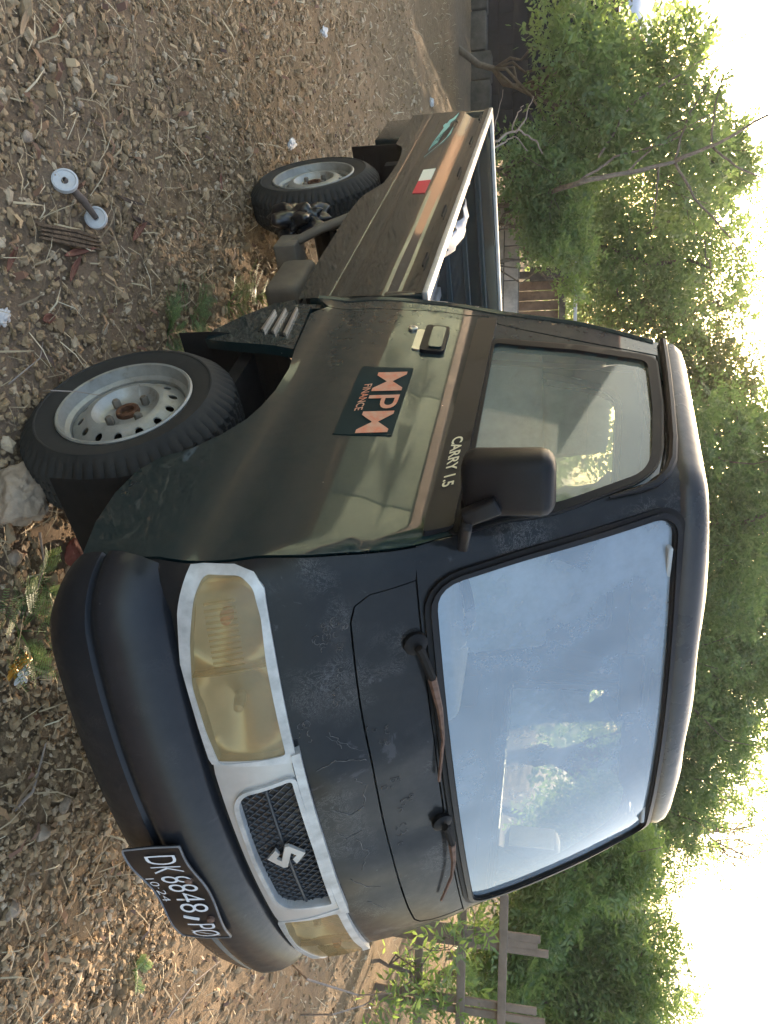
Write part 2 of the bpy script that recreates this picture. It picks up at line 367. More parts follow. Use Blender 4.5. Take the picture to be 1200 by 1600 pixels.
stones('gravel', P, sz, 1, MT['gravel'], 'finer gravel spread over the lot behind the truck')

def blades(name, P, length, width, mat_, up, label, cat):
    n = len(P); az = RNG.uniform(0, 2*np.pi, n); el = RNG.uniform(0, up, n)
    d = np.stack([np.cos(az)*np.cos(el), np.sin(az)*np.cos(el), np.sin(el)], 1); s = np.stack([-np.sin(az), np.cos(az), np.zeros(n)], 1)
    b = RNG.normal(0, .25, (n, 1))
    L = length[:, None]; w = width[:, None]
    p1 = P + d*L*.5 + s*L*b*.3 + np.array([0, 0, .01]); p2 = P + d*L + s*L*b
    Vv = np.stack([P-s*w, P+s*w, p1+s*w, p1-s*w, p2+s*w*.3, p2-s*w*.3], 1).reshape(-1, 3)
    k = (np.arange(n)*6)[:, None]
    Fa = np.concatenate([k+np.array([[0, 1, 2, 3]]), k+np.array([[3, 2, 4, 5]])])
    o = link(name, np_mesh(name, Vv, Fa, mat_), None); tag(o, label, cat, kind='stuff'); return o
P = scatter(1700, -1.8, 1.4, -2.0, 1.3); P[:, 2] += .012
blades('dry_straw', P, RNG.uniform(.02, .10, len(P)), RNG.uniform(.0005, .0013, len(P)), MT['straw'], .35, 'thin dry straw strewn over the near gravel', 'straw')
P = scatter(16000, -9, 1.5, -3, 7); P[:, 2] += .008
blades('dry_straw', P, RNG.uniform(.03, .13, len(P)), RNG.uniform(.001, .003, len(P)), MT['straw'], .6, 'dry grass stems over the lot behind the truck', 'straw')
P = scatter(1500, -4, 1.4, -2.0, 3.0); P[:, 2] += .012
blades('leaf_litter', P, RNG.uniform(.02, .06, len(P)), RNG.uniform(.004, .011, len(P)), MT['litter'], .5, 'small dead leaves scattered over the gravel', 'leaves')

# ================================================================== THE TRUCK
# ---- cab skin: horizontal section at height z, developed coordinate s (0 = front centre, right side positive)
def interp(tab, z):
    n=len(tab)
    if z<=tab[0][0]: return tab[0][1]
    if z>=tab[-1][0]: return tab[-1][1]
    i=0
    while z>tab[i+1][0]: i+=1
    def sl(k):
        if k==0: return (tab[1][1]-tab[0][1])/(tab[1][0]-tab[0][0])
        if k==n-1: return (tab[-1][1]-tab[-2][1])/(tab[-1][0]-tab[-2][0])
        a=(tab[k][1]-tab[k-1][1])/(tab[k][0]-tab[k-1][0]); b=(tab[k+1][1]-tab[k][1])/(tab[k+1][0]-tab[k][0])
        return 0.0 if a*b<=0 else 2*a*b/(a+b)
    x0,y0=tab[i]; x1,y1=tab[i+1]; h=x1-x0; t=(z-x0)/h
    return (2*t**3-3*t*t+1)*y0+(t**3-2*t*t+t)*h*sl(i)+(-2*t**3+3*t*t)*y1+(t**3-t*t)*h*sl(i+1)
T_W=[(.30,.712),(.40,.724),(.55,.745),(.68,.757),(.712,.757),(.77,.745),(.80,.742),(.86,.744),(.90,.742),(1.06,.720),(1.17,.704),(1.24,.695),(1.45,.671),(1.66,.638),(1.70,.628)]
T_X=[(.30,.72),(.40,.755),(.60,.795),(.735,.806),(.80,.796),(.885,.766),(.95,.738),(1.02,.697),(1.10,.648),(1.187,.590),(1.30,.535),(1.45,.459),(1.60,.379),(1.67,.341),(1.72,.312)]
T_B=[(.30,.11),(.735,.11),(.885,.112),(1.02,.092),(1.187,.060),(1.45,.070),(1.67,.090)]
T_R=[(.30,.06),(.885,.06),(1.187,.05),(1.67,.075)]
def plan(z):
    w=interp(T_W,z); xc=interp(T_X,z); b=interp(T_B,z); r=interp(T_R,z)
    y1=w-r; x1=xc-b*(y1/w)**2.3; a0=math.atan(b*2.3*(y1/w)**1.3/w); re=r/(1-math.sin(a0))
    xe=x1-re*math.cos(a0); L=re*(math.pi/2-a0)
    return w,xc,b,y1,x1,a0,re,xe,L
_pc={}
def S(s,z):
    k=round(z,4)
    p=_pc.get(k)
    if p is None: p=_pc[k]=plan(k)
    w,xc,b,y1,x1,a0,re,xe,L=p
    q=abs(s); sg=-1.0 if s>0 else 1.0
    if q<=y1: x=xc-b*(q/w)**2.3; y=q
    elif q<=y1+L:
        a=a0+(q-y1)/re; y=y1+re*(math.sin(a)-math.sin(a0)); x=x1-re*(math.cos(a0)-math.cos(a))
    else: y=w; x=xe-(q-y1-L)
    return (x,sg*y,z)
def s_of_x(x,z):
    w,xc,b,y1,x1,a0,re,xe,L=plan(z); return y1+L+xe-x
def N(s, z):
    e = 2e-3
    a = Vector(S(s+e, z)) - Vector(S(s-e, z)); b = Vector(S(s, z+e)) - Vector(S(s, z-e))
    return -(a.cross(b)).normalized()
def cabmap(s, z, o=0.0): return Vector(S(s, z)) + N(s, z)*o

def densify(poly, step):
    out = []
    for i, p in enumerate(poly):
        q = poly[(i+1) % len(poly)]; d = math.dist(p, q); k = max(1, int(math.ceil(d/step)))
        for j in range(k): out.append((p[0]+(q[0]-p[0])*j/k, p[1]+(q[1]-p[1])*j/k))
    return out
def rounded(poly, r, n=5):
    out = []; m = len(poly)
    rr = r if hasattr(r, '__len__') else [r]*m
    for i in range(m):
        p = Vector(poly[i]); a = Vector(poly[i-1]); b = Vector(poly[(i+1) % m]); q = rr[i]
        if q <= 0: out.append(tuple(p)); continue
        da = (a-p); db = (b-p); k = min(q, da.length*.48, db.length*.48)
        p0 = p + da.normalized()*k; p1 = p + db.normalized()*k
        for j in range(n+1):
            t = j/n; out.append(tuple(p0*(1-t)**2 + p*2*t*(1-t) + p1*t*t))
    return out
def inside(pt, poly):
    x, y = pt; c = False; j = len(poly)-1
    for i in range(len(poly)):
        xi, yi = poly[i]; xj, yj = poly[j]
        if (yi > y) != (yj > y) and x < (xj-xi)*(y-yi)/(yj-yi)+xi: c = not c
        j = i
    return c
def expand(poly, d):
    """offset outward (poly counter clockwise or clockwise)"""
    A = sum(poly[i-1][0]*poly[i][1]-poly[i][0]*poly[i-1][1] for i in range(len(poly)))
    sg = 1 if A > 0 else -1; out = []
    m = len(poly)
    for i in range(m):
        a = Vector(poly[i-1]); p = Vector(poly[i]); b = Vector(poly[(i+1) % m])
        d1 = (p-a).normalized(); d2 = (b-p).normalized()
        n1 = Vector((d1.y, -d1.x)); n2 = Vector((d2.y, -d2.x)); n = (n1+n2)
        if n.length < 1e-6: n = n1
        n.normalize(); k = d/max(.5, n.dot(n1)); out.append(tuple(p + n*k*sg))
    return out
def patch_mesh(name, outline, fn, holes=(), off=0.0, thick=.006, step=.02, grid=.03, flip=True, off_in=None):
    loops = [densify(outline, step)] + [densify(h, step) for h in holes]
    pts = []; edges = []
    for L in loops:
        b = len(pts); pts += L; edges += [(b+i, b+(i+1) % len(L)) for i in range(len(L))]
    xs = [p[0] for p in loops[0]]; ys = [p[1] for p in loops[0]]
    if grid:
        x = min(xs)+grid*.5
        while x < max(xs):
            y = min(ys)+grid*.5
            while y < max(ys):
                q = (x+.0007, y+.0003)
                if inside(q, loops[0]) and not any(inside(q, h) for h in loops[1:]): pts.append(q)
                y += grid
            x += grid
    vo, eo, fo, _, _, _ = delaunay_2d_cdt([Vector(p) for p in pts], edges, [], 0, 1e-6)
    F = []
    for f in fo:
        c = (sum(vo[i][0] for i in f)/len(f), sum(vo[i][1] for i in f)/len(f))
        if inside(c, loops[0]) and not any(inside(c, h) for h in loops[1:]):
            A = sum(vo[f[i-1]][0]*vo[f[i]][1]-vo[f[i]][0]*vo[f[i-1]][1] for i in range(len(f)))
            g = list(f) if A > 0 else list(reversed(f))
            F.append(tuple(reversed(g)) if flip else tuple(g))
    used = sorted({i for f in F for i in f}); mp = {k: i for i, k in enumerate(used)}
    V = [Vector(fn(vo[k][0], vo[k][1], off)) for k in used]; F = [tuple(mp[i] for i in f) for f in F]
    if thick:
        cnt = {}
        for f in F:
            for i in range(len(f)): cnt[(f[i], f[(i+1) % len(f)])] = 1
        bnd = [e for e in cnt if (e[1], e[0]) not in cnt]
        nb = {}
        for a, b in bnd:
            for k in (a, b):
                if k not in nb: nb[k] = len(V); V.append(Vector(fn(vo[used[k]][0], vo[used[k]][1], off-thick)))
        for a, b in bnd: F.append((b, a, nb[a], nb[b]))
    me = bpy.data.meshes.new(name); me.from_pydata([tuple(v) for v in V], [], F); finish(me, True, 40); return me
TR = thing('pickup_truck', 'old dark green pickup truck parked on gravel, rusty wipers and dusty paint', 'pickup truck')
def patch(name, outline, m, fn=cabmap, parent=TR, **k): return link(name, patch_mesh(name, outline, fn, **k), m, parent)
def mir(poly): return [(-a, b) for a, b in poly]
sx = s_of_x
# ---- outlines on the right side (s, z)
SEAM = [(.711, 1.163), (.731, 1.053), (.774, .867), (.793, .683), (.772, .500)]
ARCH = [(.868, .475), (.967, .471), (1.055, .489), (1.111, .528), (1.157, .600), (1.215, .655), (1.284, .696), (1.345, .715), (1.420, .727), (1.534, .730), (1.638, .717)]
DREAR = [(sx(-.415, .703), .703), (sx(-.468, .74), .74), (sx(-.478, 1.07), 1.07), (sx(-.470, 1.20), 1.20), (sx(-.430, 1.235), 1.235)]
FRAME = [(1.211, 1.652), (1.062, 1.655), (.785, 1.644), (.697, 1.628), (.681, 1.600), (.703, 1.333)]
DOOR = SEAM + ARCH + DREAR + FRAME
GLASS = [(1.497, 1.236), (1.348, 1.449), (1.190, 1.628), (.957, 1.628), (.764, 1.615), (.714, 1.592), (.706, 1.411), (.727, 1.326), (.727, 1.236)]
GLASSR = rounded(GLASS, [.02, .0, .03, .0, .03, .05, .1, .03, .01])
WSB = [(-.606, 1.190), (0, 1.189), (.606, 1.190), (.610, 1.333), (.602, 1.458), (.588, 1.63), (.56, 1.655), (.27, 1.661), (0, 1.664), (-.27, 1.661), (-.56, 1.655), (-.588, 1.63), (-.602, 1.458), (-.610, 1.333)]
WS = rounded(WSB, [.05, 0, .05, .05, .05, .04, .05, .1, .1, .1, .05, .04, .05, .05])
WSE = expand(WS, .026)
CREASE = lambda z: 0
def dented(s, z, o=0.0):
    """front panel with a few shallow dents"""
    d = 0
    for cs, cz, r, a in ((.36, 1.0, .10, .010), (.22, .96, .08, -.008), (-.05, 1.0, .14, .009), (-.3, .97, .1, .006), (.2, 1.10, .09, -.008), (-.12, 1.10, .07, .006)):
        q = ((s-cs)**2+(z-cz)**2)/r**2
        if q < 4: d += a*math.exp(-q*1.5)
    return cabmap(s, z, o-d)
def ridged(s, z, o=0.0):
    r = 0.0
    if s > 0.6 or s < -.6:
        q = abs(z-1.065); r = .0045*max(0, 1-q/.008) - .003*max(0, 1-abs(z-1.050)/.008)
    return cabmap(s, z, o+r)
for sg in (1, -1):
    fl = (lambda P: P) if sg > 0 else mir
    door = patch('door', fl(DOOR), MT['paint'], fn=ridged, holes=[fl(GLASSR)], thick=.02, grid=.022, step=.016)
    seal = patch('window_seal', fl(expand(GLASSR, .022)), MT['rubber'], parent=door, holes=[fl(GLASSR)], off=.005, thick=.012, grid=0)
    patch('window_trim', fl(expand(GLASSR, .027)), MT['plastic'], parent=door, holes=[fl(expand(GLASSR, .0225))], off=.004, thick=.008, grid=0)
    patch('side_window', fl(expand(GLASSR, .006)), MT['sideglass'], parent=door, off=-.006, thick=0, grid=.05)
    belt = rounded([(sx(-.425, 1.178), 1.178), (sx(.505, 1.166), 1.166), (sx(.474, 1.222), 1.222), (sx(-.440, 1.231), 1.231)], .008)
    patch('belt_trim', fl(belt), MT['plastic'], parent=door, off=.016, thick=.018, grid=0)
    patch('mirror_base', fl([(sx(.470, 1.232), 1.232), (sx(.395, 1.36), 1.36), (sx(.375, 1.36), 1.36), (sx(.325, 1.232), 1.232)]), MT['plastic'], parent=door, off=.012, thick=.02, grid=0)
    # quarter below and behind the wheel arch, with three louvres
    q = [(1.637, .712), (1.655, .66), (1.668, .60), (1.680, .52), (1.697, .392), (1.759, .400), (1.85, .47), (1.935, .56), (1.95, .628), (sx(-.475, .64), .64), (sx(-.472, .69), .69), (sx(-.415, .696), .696)]
    quarter = patch('rear_quarter', fl(q), MT['paint'], thick=.03)
    for a, b in (((1.868, .578), (1.745, .577)), ((1.875, .612), (1.730, .616)), ((1.880, .648), (1.716, .657))):
        lo = [(a[0], a[1]-.006), (b[0], b[1]-.010), (b[0]-.004, b[1]+.008), (a[0], a[1]+.006)]
        patch('louvre', fl(lo), MT['blackhole'], parent=quarter, off=.0015, thick=.002, grid=0)
        lo = [(a[0], a[1]+.004), (b[0]-.002, b[1]+.005), (b[0]-.004, b[1]+.013), (a[0], a[1]+.009)]
        patch('louvre_lip', fl(lo), MT['chrome'], parent=quarter, off=.010, thick=.010, grid=0)
    # rear pillar
    rp = [(sx(-.471, .743), .743), (sx(-.520, .70), .70), (sx(-.535, .90), .90), (sx(-.535, 1.08), 1.08), (sx(-.505, 1.25), 1.25), (sx(-.475, 1.447), 1.447), (sx(-.405, 1.672), 1.672), (sx(-.20, 1.672), 1.672), (sx(-.20, 1.660), 1.660), (1.214, 1.657), (sx(-.434, 1.238), 1.238), (sx(-.474, 1.203), 1.203), (sx(-.482, 1.07), 1.07)]
    patch('rear_pillar', fl(rp), MT['paint'], thick=.02)
    # door handle
    hb = rounded([(sx(-.372, 1.045), 1.045), (sx(-.225, 1.045), 1.045), (sx(-.225, 1.110), 1.110), (sx(-.372, 1.110), 1.110)], .016)
    hd = patch('door_handle', fl(hb), MT['plastic'], parent=door, off=.010, thick=.012, grid=0)
    hb2 = rounded([(sx(-.355, 1.066), 1.066), (sx(-.238, 1.066), 1.066), (sx(-.238, 1.102), 1.102), (sx(-.355, 1.102), 1.102)], .012)
    patch('handle_flap', fl(hb2), MT['paint'], parent=hd, off=.016, thick=.006, grid=0)
    hb3 = rounded([(sx(-.350, 1.024), 1.024), (sx(-.235, 1.024), 1.024), (sx(-.235, 1.050), 1.050), (sx(-.350, 1.050), 1.050)], .010)
    patch('handle_recess', fl(hb3), MT['chrome'], parent=hd, off=.004, thick=.004, grid=0)
    mb = MB(); c = cabmap(sg*sx(-.352, 1.010), 1.010, .0); nn = N(sg*sx(-.352, 1.010), 1.010)
    mb.lathe([(.013, 0), (.013, .006), (.010, .008), (.006, .008), (.005, .004), (.0001, .004)], 16, c, nn); mb.build('door_lock', MT['chrome'], door)
    # headlamp
    HL = [(.769, .752), (.768, .776), (.757, .836), (.737, .871), (.705, .890), (.651, .892), (.553, .894), (.323, .896), (.300, .897), (.330, .735), (.345, .731), (.488, .726), (.583, .722), (.688, .735), (.735, .745)]
    LE = rounded([(.748, .781), (.736, .848), (.710, .871), (.654, .878), (.559, .875), (.326, .878), (.330, .749), (.420, .740), (.532, .735), (.632, .748), (.712, .766)], .012)
    hs = patch('headlamp_surround', fl(HL), MT['white_trim'], holes=[fl(LE)], off=.016, thick=.03, grid=.03)
    def dish(s_, z_, o=0.0):
        a_ = abs(s_); c_ = .45 if a_ < .55 else .65; h_ = .115 if a_ < .55 else .09
        q_ = min(1.0, ((a_-c_)/h_)**2 + ((z_-.806)/.075)**2); return cabmap(s_, z_, o-.058+.052*q_)
    hlm = patch('headlamp', fl(expand(LE, .004)), MT['chrome'], fn=dish, off=0, thick=0, grid=.012)
    MB().lathe([(.0001, .05), (.010, .046), (.013, .02), (.011, 0)], 14, cabmap(sg*.45, .806, -.056), N(sg*.45, .806)).build('headlamp_bulb', MT['white_trim'], hlm)
    DG = [(.700, 1.16), (.715, 1.05), (.755, .867), (.775, .683), (.752, .52), (.790, .52), (.815, .683), (.795, .867), (.750, 1.05), (.730, 1.16)]
    patch('door_gap_shade', fl(DG), MT['blackhole'], off=-.014, thick=0, grid=.05)  # black strip standing in for the shade inside the shut line
    patch('lens', fl(expand(LE, .002)), MT['lens'], parent=hlm, off=.013, thick=.06, grid=.02)
    
    patch('lamp_divider', fl([(.553, .738), (.548, .738), (.548, .874), (.553, .874)]), MT['lens'], parent=hlm, off=.010, thick=.05, grid=0)
    for k in range(13):
        s0 = .70-k*.012
        patch('lens_rib', fl([(s0, .782), (s0-.0045, .782), (s0-.0045, .838), (s0, .838)]), MT['lens'], parent=hlm, off=.0138, thick=.0012, grid=0)
    mb = MB(); c = cabmap(sg*.655, .815, -.02); mb.lathe([(.0001, .022), (.010, .018), (.014, 0), (.012, -.02)], 14, c, N(sg*.655, .815)); mb.build('indicator_bulb', MT['amber'], hlm)
    if sg > 0:
        for k in range(4): pass
# ---- front panels
FT = [(.709, 1.155), (.640, 1.155), (.639, 1.071), (.622, 1.041), (.588, 1.0305), (.478, 1.0285), (.155, 1.0295)]
LEx = rounded([(.748, .781), (.736, .848), (.710, .871), (.654, .878), (.559, .875), (.326, .878), (.330, .749), (.420, .740), (.532, .735), (.632, .748), (.712, .766)], .012)
FP = [(a-.0065, b) for a, b in SEAM] + [(.745, .50)]
FP = FP + mir(FP)[::-1] + mir(FT[1:]) + FT[1:][::-1]
patch('front_panel', FP, MT['paint_front'], fn=dented, holes=[expand(LEx, .004), mir(expand(LEx, .004))], thick=.02, grid=.022)
CW = [(.637, 1.155), (.636, 1.072), (.620, 1.044), (.587, 1.0345), (.478, 1.0325), (.155, 1.0335)]
patch('cowl_panel', CW + mir(CW)[::-1], MT['paint_front'], fn=dented, off=-.001, thick=.012, grid=.022)
WF = [(.7075, 1.158), (.699, 1.333), (.677, 1.60), (.692, 1.634), (.783, 1.650), (1.06, 1.661), (1.06, 1.673), (.78, 1.676), (.5, 1.680), (.2, 1.684)]
patch('windscreen_frame', WF + mir(WF)[::-1], MT['paint_front'], holes=[expand(WS, .024)], thick=.015, grid=.025)
wsl = patch('windscreen_seal', WSE, MT['rubber'], holes=[expand(WS, .002)], off=.007, thick=.014, grid=0)
patch('windscreen_seal_lip', expand(WS, .016), MT['plastic'], parent=wsl, holes=[expand(WS, .006)], off=.012, thick=.008, grid=0)
patch('windscreen', expand(WS, .008), MT['windscreen'], off=-.002, thick=0, grid=.05)
# ---- roof
loop = []
for k in range(-42, 43):
    s = 1.262*k/42; loop.append(Vector(S(s, 1.675)))
xr = loop[0].x
L2 = loop + [Vector((xr-.012, loop[-1].y + (loop[0].y-loop[-1].y)*k/16, 1.675)) for k in range(1, 16)]
V = []; F = []; n = len(L2)
for kx, ky, dz in ((1.0, 1.0, -.012), (1.012, 1.006, .004), (1.010, 1.0, .026), (.985, .975, .046), (.94, .92, .060), (.86, .82, .070), (.7, .62, .078), (.45, .38, .083), (.15, .1, .085)):
    for p in L2:
        fx = (p.x+.03)
        V.append((-.03+fx*kx, p.y*ky, 1.675+dz+.0022*math.cos(p.y*ky*18)*(1 if dz > .06 else 0)*max(0, min(1, p.x*4+.8))))
for r in range(8):
    for j in range(n): F.append((r*n+j, r*n+(j+1) % n, (r+1)*n+(j+1) % n, (r+1)*n+j))
F.append(tuple(8*n+j for j in range(n)))
me = bpy.data.meshes.new('roof'); me.from_pydata(V, [], F); finish(me, True, 60); roof = link('roof', me, MT['paint_roof'], TR)
for sg in (1, -1):
    pts = [cabmap(sg*s, z, .008) for s, z in [(1.268, 1.672), (1.1, 1.672), (.95, 1.669), (.80, 1.664), (.72, 1.656), (.684, 1.640), (.668, 1.615), (.668, 1.58), (.676, 1.52)]]
    MB().tube(pts, [.011]*6+[.009, .007, .003], 8).build('drip_rail', MT['plastic'], roof)
# ---- rear wall with window, interior
XR = [(.5, -.53), (1.08, -.535), (1.25, -.505), (1.447, -.475), (1.672, -.405), (1.70, -.40)]
def backmap(y, z, o=0.0): return Vector((interp([(a, b) for a, b in XR], z) - o, y, z))
def wb(z): return interp(T_W, z)-.016
BO = [(-wb(z), z) for z in (.62, .8, 1.0, 1.2, 1.4, 1.6, 1.685)] + [(wb(z), z) for z in (1.685, 1.6, 1.4, 1.2, 1.0, .8, .62)]
RW = rounded([(-.50, 1.27), (.50, 1.27), (.46, 1.56), (-.46, 1.56)], .05)
for sg in (1, -1):
    MB().tube([Vector(S(sg*sx(interp(XR, z)+.006, z), z)) + Vector((0, sg*.006, 0)) for z in [.70+.05*k for k in range(20)]], .013, 8).build('rear_edge', MT['paint'], TR)
bw = patch('back_wall', BO, MT['paint'], fn=backmap, holes=[RW], thick=.03, grid=.08, flip=False)
patch('rear_window_seal', expand(RW, .02), MT['rubber'], parent=bw, fn=backmap, holes=[RW], off=.004, thick=.042, grid=0, flip=False)
patch('rear_window', expand(RW, .004), MT['rearglass'], parent=bw, fn=backmap, off=-.01, thick=0, grid=.1)
mb = MB(); mb.box((-.49, -.68, .50), (.70, .68, .54)); mb.box((-.46, -.66, .775), (-.20, .66, .80)); mb.build('cab_floor', MT['dark_metal'], TR)
MB().box((-.46, -.60, 1.640), (.20, .60, 1.652)).build('headliner', MT['liner'], TR)
mb = MB(); mb.box((.36, -.66, .60), (.52, .66, 1.12)); mb.build('dashboard', MT['dash'], TR, bevel=.03)
dsh = [o for o in TR.children if o.name.startswith('dashboard')][0]
mb = MB(); mb.box((.28, -.63, 1.02), (.53, -.14, 1.20)); mb.build('instrument_cowl', MT['dash'], dsh, bevel=.04)
for y, lab in ((-.36, 0), (.36, 0)):
    mb = MB(); mb.box((-.42, y-.25, .78), (.05, y+.25, .90)); st = mb.build('seat', MT['seat'], TR, bevel=.04)
    Mx = Matrix.Translation((-.38, y, .86)) @ Matrix.Rotation(math.radians(-10), 4, 'Y')
    MB().box((-.05, -.25, 0), (.05, .25, .50), Mx).build('backrest', MT['seat'], st, bevel=.04)
    MB().box((-.045, -.14, .50), (.035, .14, .70), Mx).build('headrest', MT['seat'], st, bevel=.04)
sw = MB(); c = Vector((.20, -.36, 1.10)); ax = Vector((-.62, 0, .78)).normalized(); a = Vector((0, 1, 0)); b = ax.cross(a)
ring = [c + (a*math.cos(2*math.pi*k/32)+b*math.sin(2*math.pi*k/32))*.19 for k in range(33)]
sw.tube(ring, .013, 8, cap=False)
for t_ in (0, 2.1, 4.2): sw.bar(c, c + (a*math.cos(t_+.5)+b*math.sin(t_+.5))*.185, .03, .012, ax)
sw.tube([c, c-ax*.35], [.035, .03], 10); sw.build('steering_wheel', MT['plastic'], TR)
MB().tube([(-.02, -.60, 1.63), (-.30, -.615, 1.60), (-.40, -.60, 1.15), (-.38, -.58, .85)], .009, 4).build('seat_belt', MT['interior'], TR)
mb = MB(); Mx = Matrix.Translation((.24, 0, 1.60)); mb.box((-.012, -.11, -.03), (.012, .11, .03), Mx); mb.build('rear_view_mirror', MT['plastic'], TR, bevel=.01)
for y in (-.32, .32):
    Mx = Matrix.Translation((.235, y, 1.625)) @ Matrix.Rotation(math.radians(68), 4, 'Y')
    MB().box((-.006, -.20, -.08), (.006, .20, .08), Mx).build('sun_visor', MT['liner'], TR, bevel=.004)
# ---- grille and bright trim
GO = rounded([(.255, .877), (.235, .778), (.20, .762), (.0, .757), (-.20, .762), (-.235, .778), (-.255, .877), (0, .880)], [.01, .03, .03, 0, .03, .03, .01, 0])
GP = [(.322, .885), (.338, .738), (.3, .7345), (0, .732), (-.3, .7345), (-.338, .738), (-.322, .885), (0, .888)]
gp = patch('grille_panel', GP, MT['silver'], holes=[GO], off=.014, thick=.03, grid=.03)
GB = expand(GO, .010)
patch('grille_border', GB, MT['white_trim'], parent=gp, holes=[GO], off=.021, thick=.03, grid=0)
patch('grille_back', expand(GO, .006), MT['blackhole'], parent=gp, off=-.02, thick=0, grid=.05)
mb = MB()
for dsgn in (1, -1):
    for k in range(-22, 23):
        s0 = k*.0235; run = []
        for i in range(26):
            z = .755+.005*i; s = s0 + dsgn*(z-.82)*.95
            if inside((s, z), GO): run.append((s, z))
        if len(run) > 1: mb.tube([cabmap(s, z, .0+(.0015 if dsgn > 0 else 0)) for s, z in run], .0026, 4)
mb.build('grille_mesh', MT['grillebar'], gp)
MB().tube([cabmap(s*.02, .822-.000*s, .004) for s in range(-12, 13)], .004, 6).build('grille_bar', MT['grillebar'], gp)
EM = [(.42, .2), (0, .5), (-.5, .16), (-.5, .05), (.17, -.15), (0, -.26), (-.17, -.14), (-.42, -.2), (0, -.5), (.5, -.16), (.5, -.05), (-.17, .15), (0, .26), (.17, .14)]
def emap(a, b, o=0.0): return cabmap(-(a*.080), .822+b*.080, o+.012)
patch('emblem', EM, MT['silver'], parent=gp, fn=emap, off=.008, thick=.008, grid=0, step=.3, flip=False)
BA = [(.320, .8975), (0, .898), (-.320, .8975), (-.318, .888), (0, .8895), (.318, .888)]
BA2 = [(.328, .905), (0, .907), (-.328, .905), (-.324, .887), (0, .8895), (.324, .887)]
patch('grille_top_bar', BA2, MT['white_trim'], parent=gp, off=.020, thick=.03, grid=0)
# ---- cracked and flaking lacquer below the windscreen
fpn = [o for o in TR.children if o.name == 'front_panel'][0]; ck = MB()
def crack(pts, r=.0008, wob=.004):
    P = []
    for (a0, b0), (a1, b1) in zip(pts[:-1], pts[1:]):
        for k in range(6): P.append((a0+(a1-a0)*k/6+random.uniform(-wob, wob)*.6, b0+(b1-b0)*k/6+random.uniform(-wob, wob)))
    P.append(pts[-1]); ck.tube([dented(a, b, .0004) for a, b in P], [r*random.uniform(.4, 1.3) for _ in P], 4)
for L_ in ([(.25, .925), (.26, .965), (.245, 1.0), (.23, 1.022)], [(.335, .965), (.29, .99), (.26, 1.022)], [(.33, .962), (.285, .982)], [(.19, .99), (.15, 1.01), (.08, 1.0)], [(.1, .94), (.06, .97), (.07, 1.0)], [(-.05, .97), (-.12, .985), (-.18, .96)], [(-.2, .93), (-.27, .96), (-.3, .99)], [(.02, .93), (-.03, .95), (-.02, .985)], [(-.35, .95), (-.42, .975)]): crack(L_)
for cs, cz, n_ in ((.585, .985, 8), (.56, 1.005, 6), (.60, 1.015, 5), (.48, 1.0, 6), (.42, .99, 5), (.36, .93, 5), (.28, 1.055, 7), (.12, 1.06, 6), (.03, 1.09, 6), (-.1, 1.06, 5)):
    for _ in range(n_):
        a, b = cs+random.gauss(0, .018), cz+random.gauss(0, .012); r_ = random.uniform(.004, .010); t0 = random.uniform(0, 6); k_ = random.randint(4, 8)
        crack([(a+r_*math.cos(t0+j*.8), b+r_*.8*math.sin(t0+j*.8)) for j in range(k_)], .0006, .0012)
ck.build('lacquer_cracks', MT['crack'], fpn, angle=0)['kind'] = 'stuff'
# ---- wipers
for px, tip, rev in (((.497, 1.142), (.07, 1.150), 0), ((-.103, 1.147), (-.48, 1.108), 0)):
    b0 = cabmap(*px, .0); w = MB(); w.lathe([(.026, 0), (.026, .010), (.016, .014), (.0001, .014)], 14, b0, N(*px)); wp = w.build('wiper', MT['rubber'], TR)
    mid = (px[0]+(tip[0]-px[0])*.66, px[1]+(tip[1]-px[1])*.66 + .022)
    k1 = (px[0]+(tip[0]-px[0])*.2, px[1]+(tip[1]-px[1])*.2 + .016)
    w = MB(); w.tube([cabmap(*px, .022), cabmap(px[0]*.97+tip[0]*.03, px[1]+.004, .024), cabmap(*k1, .026)], [.009, .010, .009], 8); w.build('wiper_pivot', MT['dark_metal'], wp)
    w = MB(); w.tube([cabmap(*k1, .026), cabmap((k1[0]+mid[0])/2, (k1[1]+mid[1])/2+.004, .024), cabmap(*mid, .020), cabmap(tip[0], tip[1]+.002, .012)], [.010, .007, .0045, .004], 6); w.build('wiper_arm', MT['rust'], wp)
# ---- bumper
def bplan(u):
    w, xc, b, r = .785, .885, .125, .11
    y1 = w-r; x1 = xc-b*(y1/w)**2.3; a0 = math.atan(b*2.3*(y1/w)**1.3/w); re = r/(1-math.sin(a0)); L = re*(math.pi/2-a0)
    q = abs(u); sg = -1 if u > 0 else 1
    if q <= y1: x = xc-b*(q/w)**2.3; y = q; a = math.atan(b*2.3*(q/w)**1.3/w)
    elif q <= y1+L: a = a0+(q-y1)/re; y = y1+re*(math.sin(a)-math.sin(a0)); x = x1-re*(math.cos(a0)-math.cos(a))
    else: a = math.pi/2; y = w; x = x1-re*math.cos(a0)-(q-y1-L)
    return Vector((x, sg*y, 0)), Vector((math.cos(a), sg*math.sin(a), 0))
prof = [(.13, .712), (.085, .716), (.066, .714), (.050, .704), (.030, .684), (.013, .655), (.003, .625), (0, .605), (.002, .592), (.012, .584), (.013, .576), (.005, .569), (.006, .54), (.014, .505), (.034, .470), (.062, .446), (.12, .438)]
V = []; F = []; nu = 81
for i in range(nu):
    u = -.86+1.72*i/(nu-1); p, nn = bplan(u); e = max(0, (abs(u)-.62)/.24)
    for o, z in prof:
        zz = z if z > .6 else .6+(z-.6)*(1-.28*min(1, e))
        V.append(p - nn*o + Vector((0, 0, zz)))
m_ = len(prof)
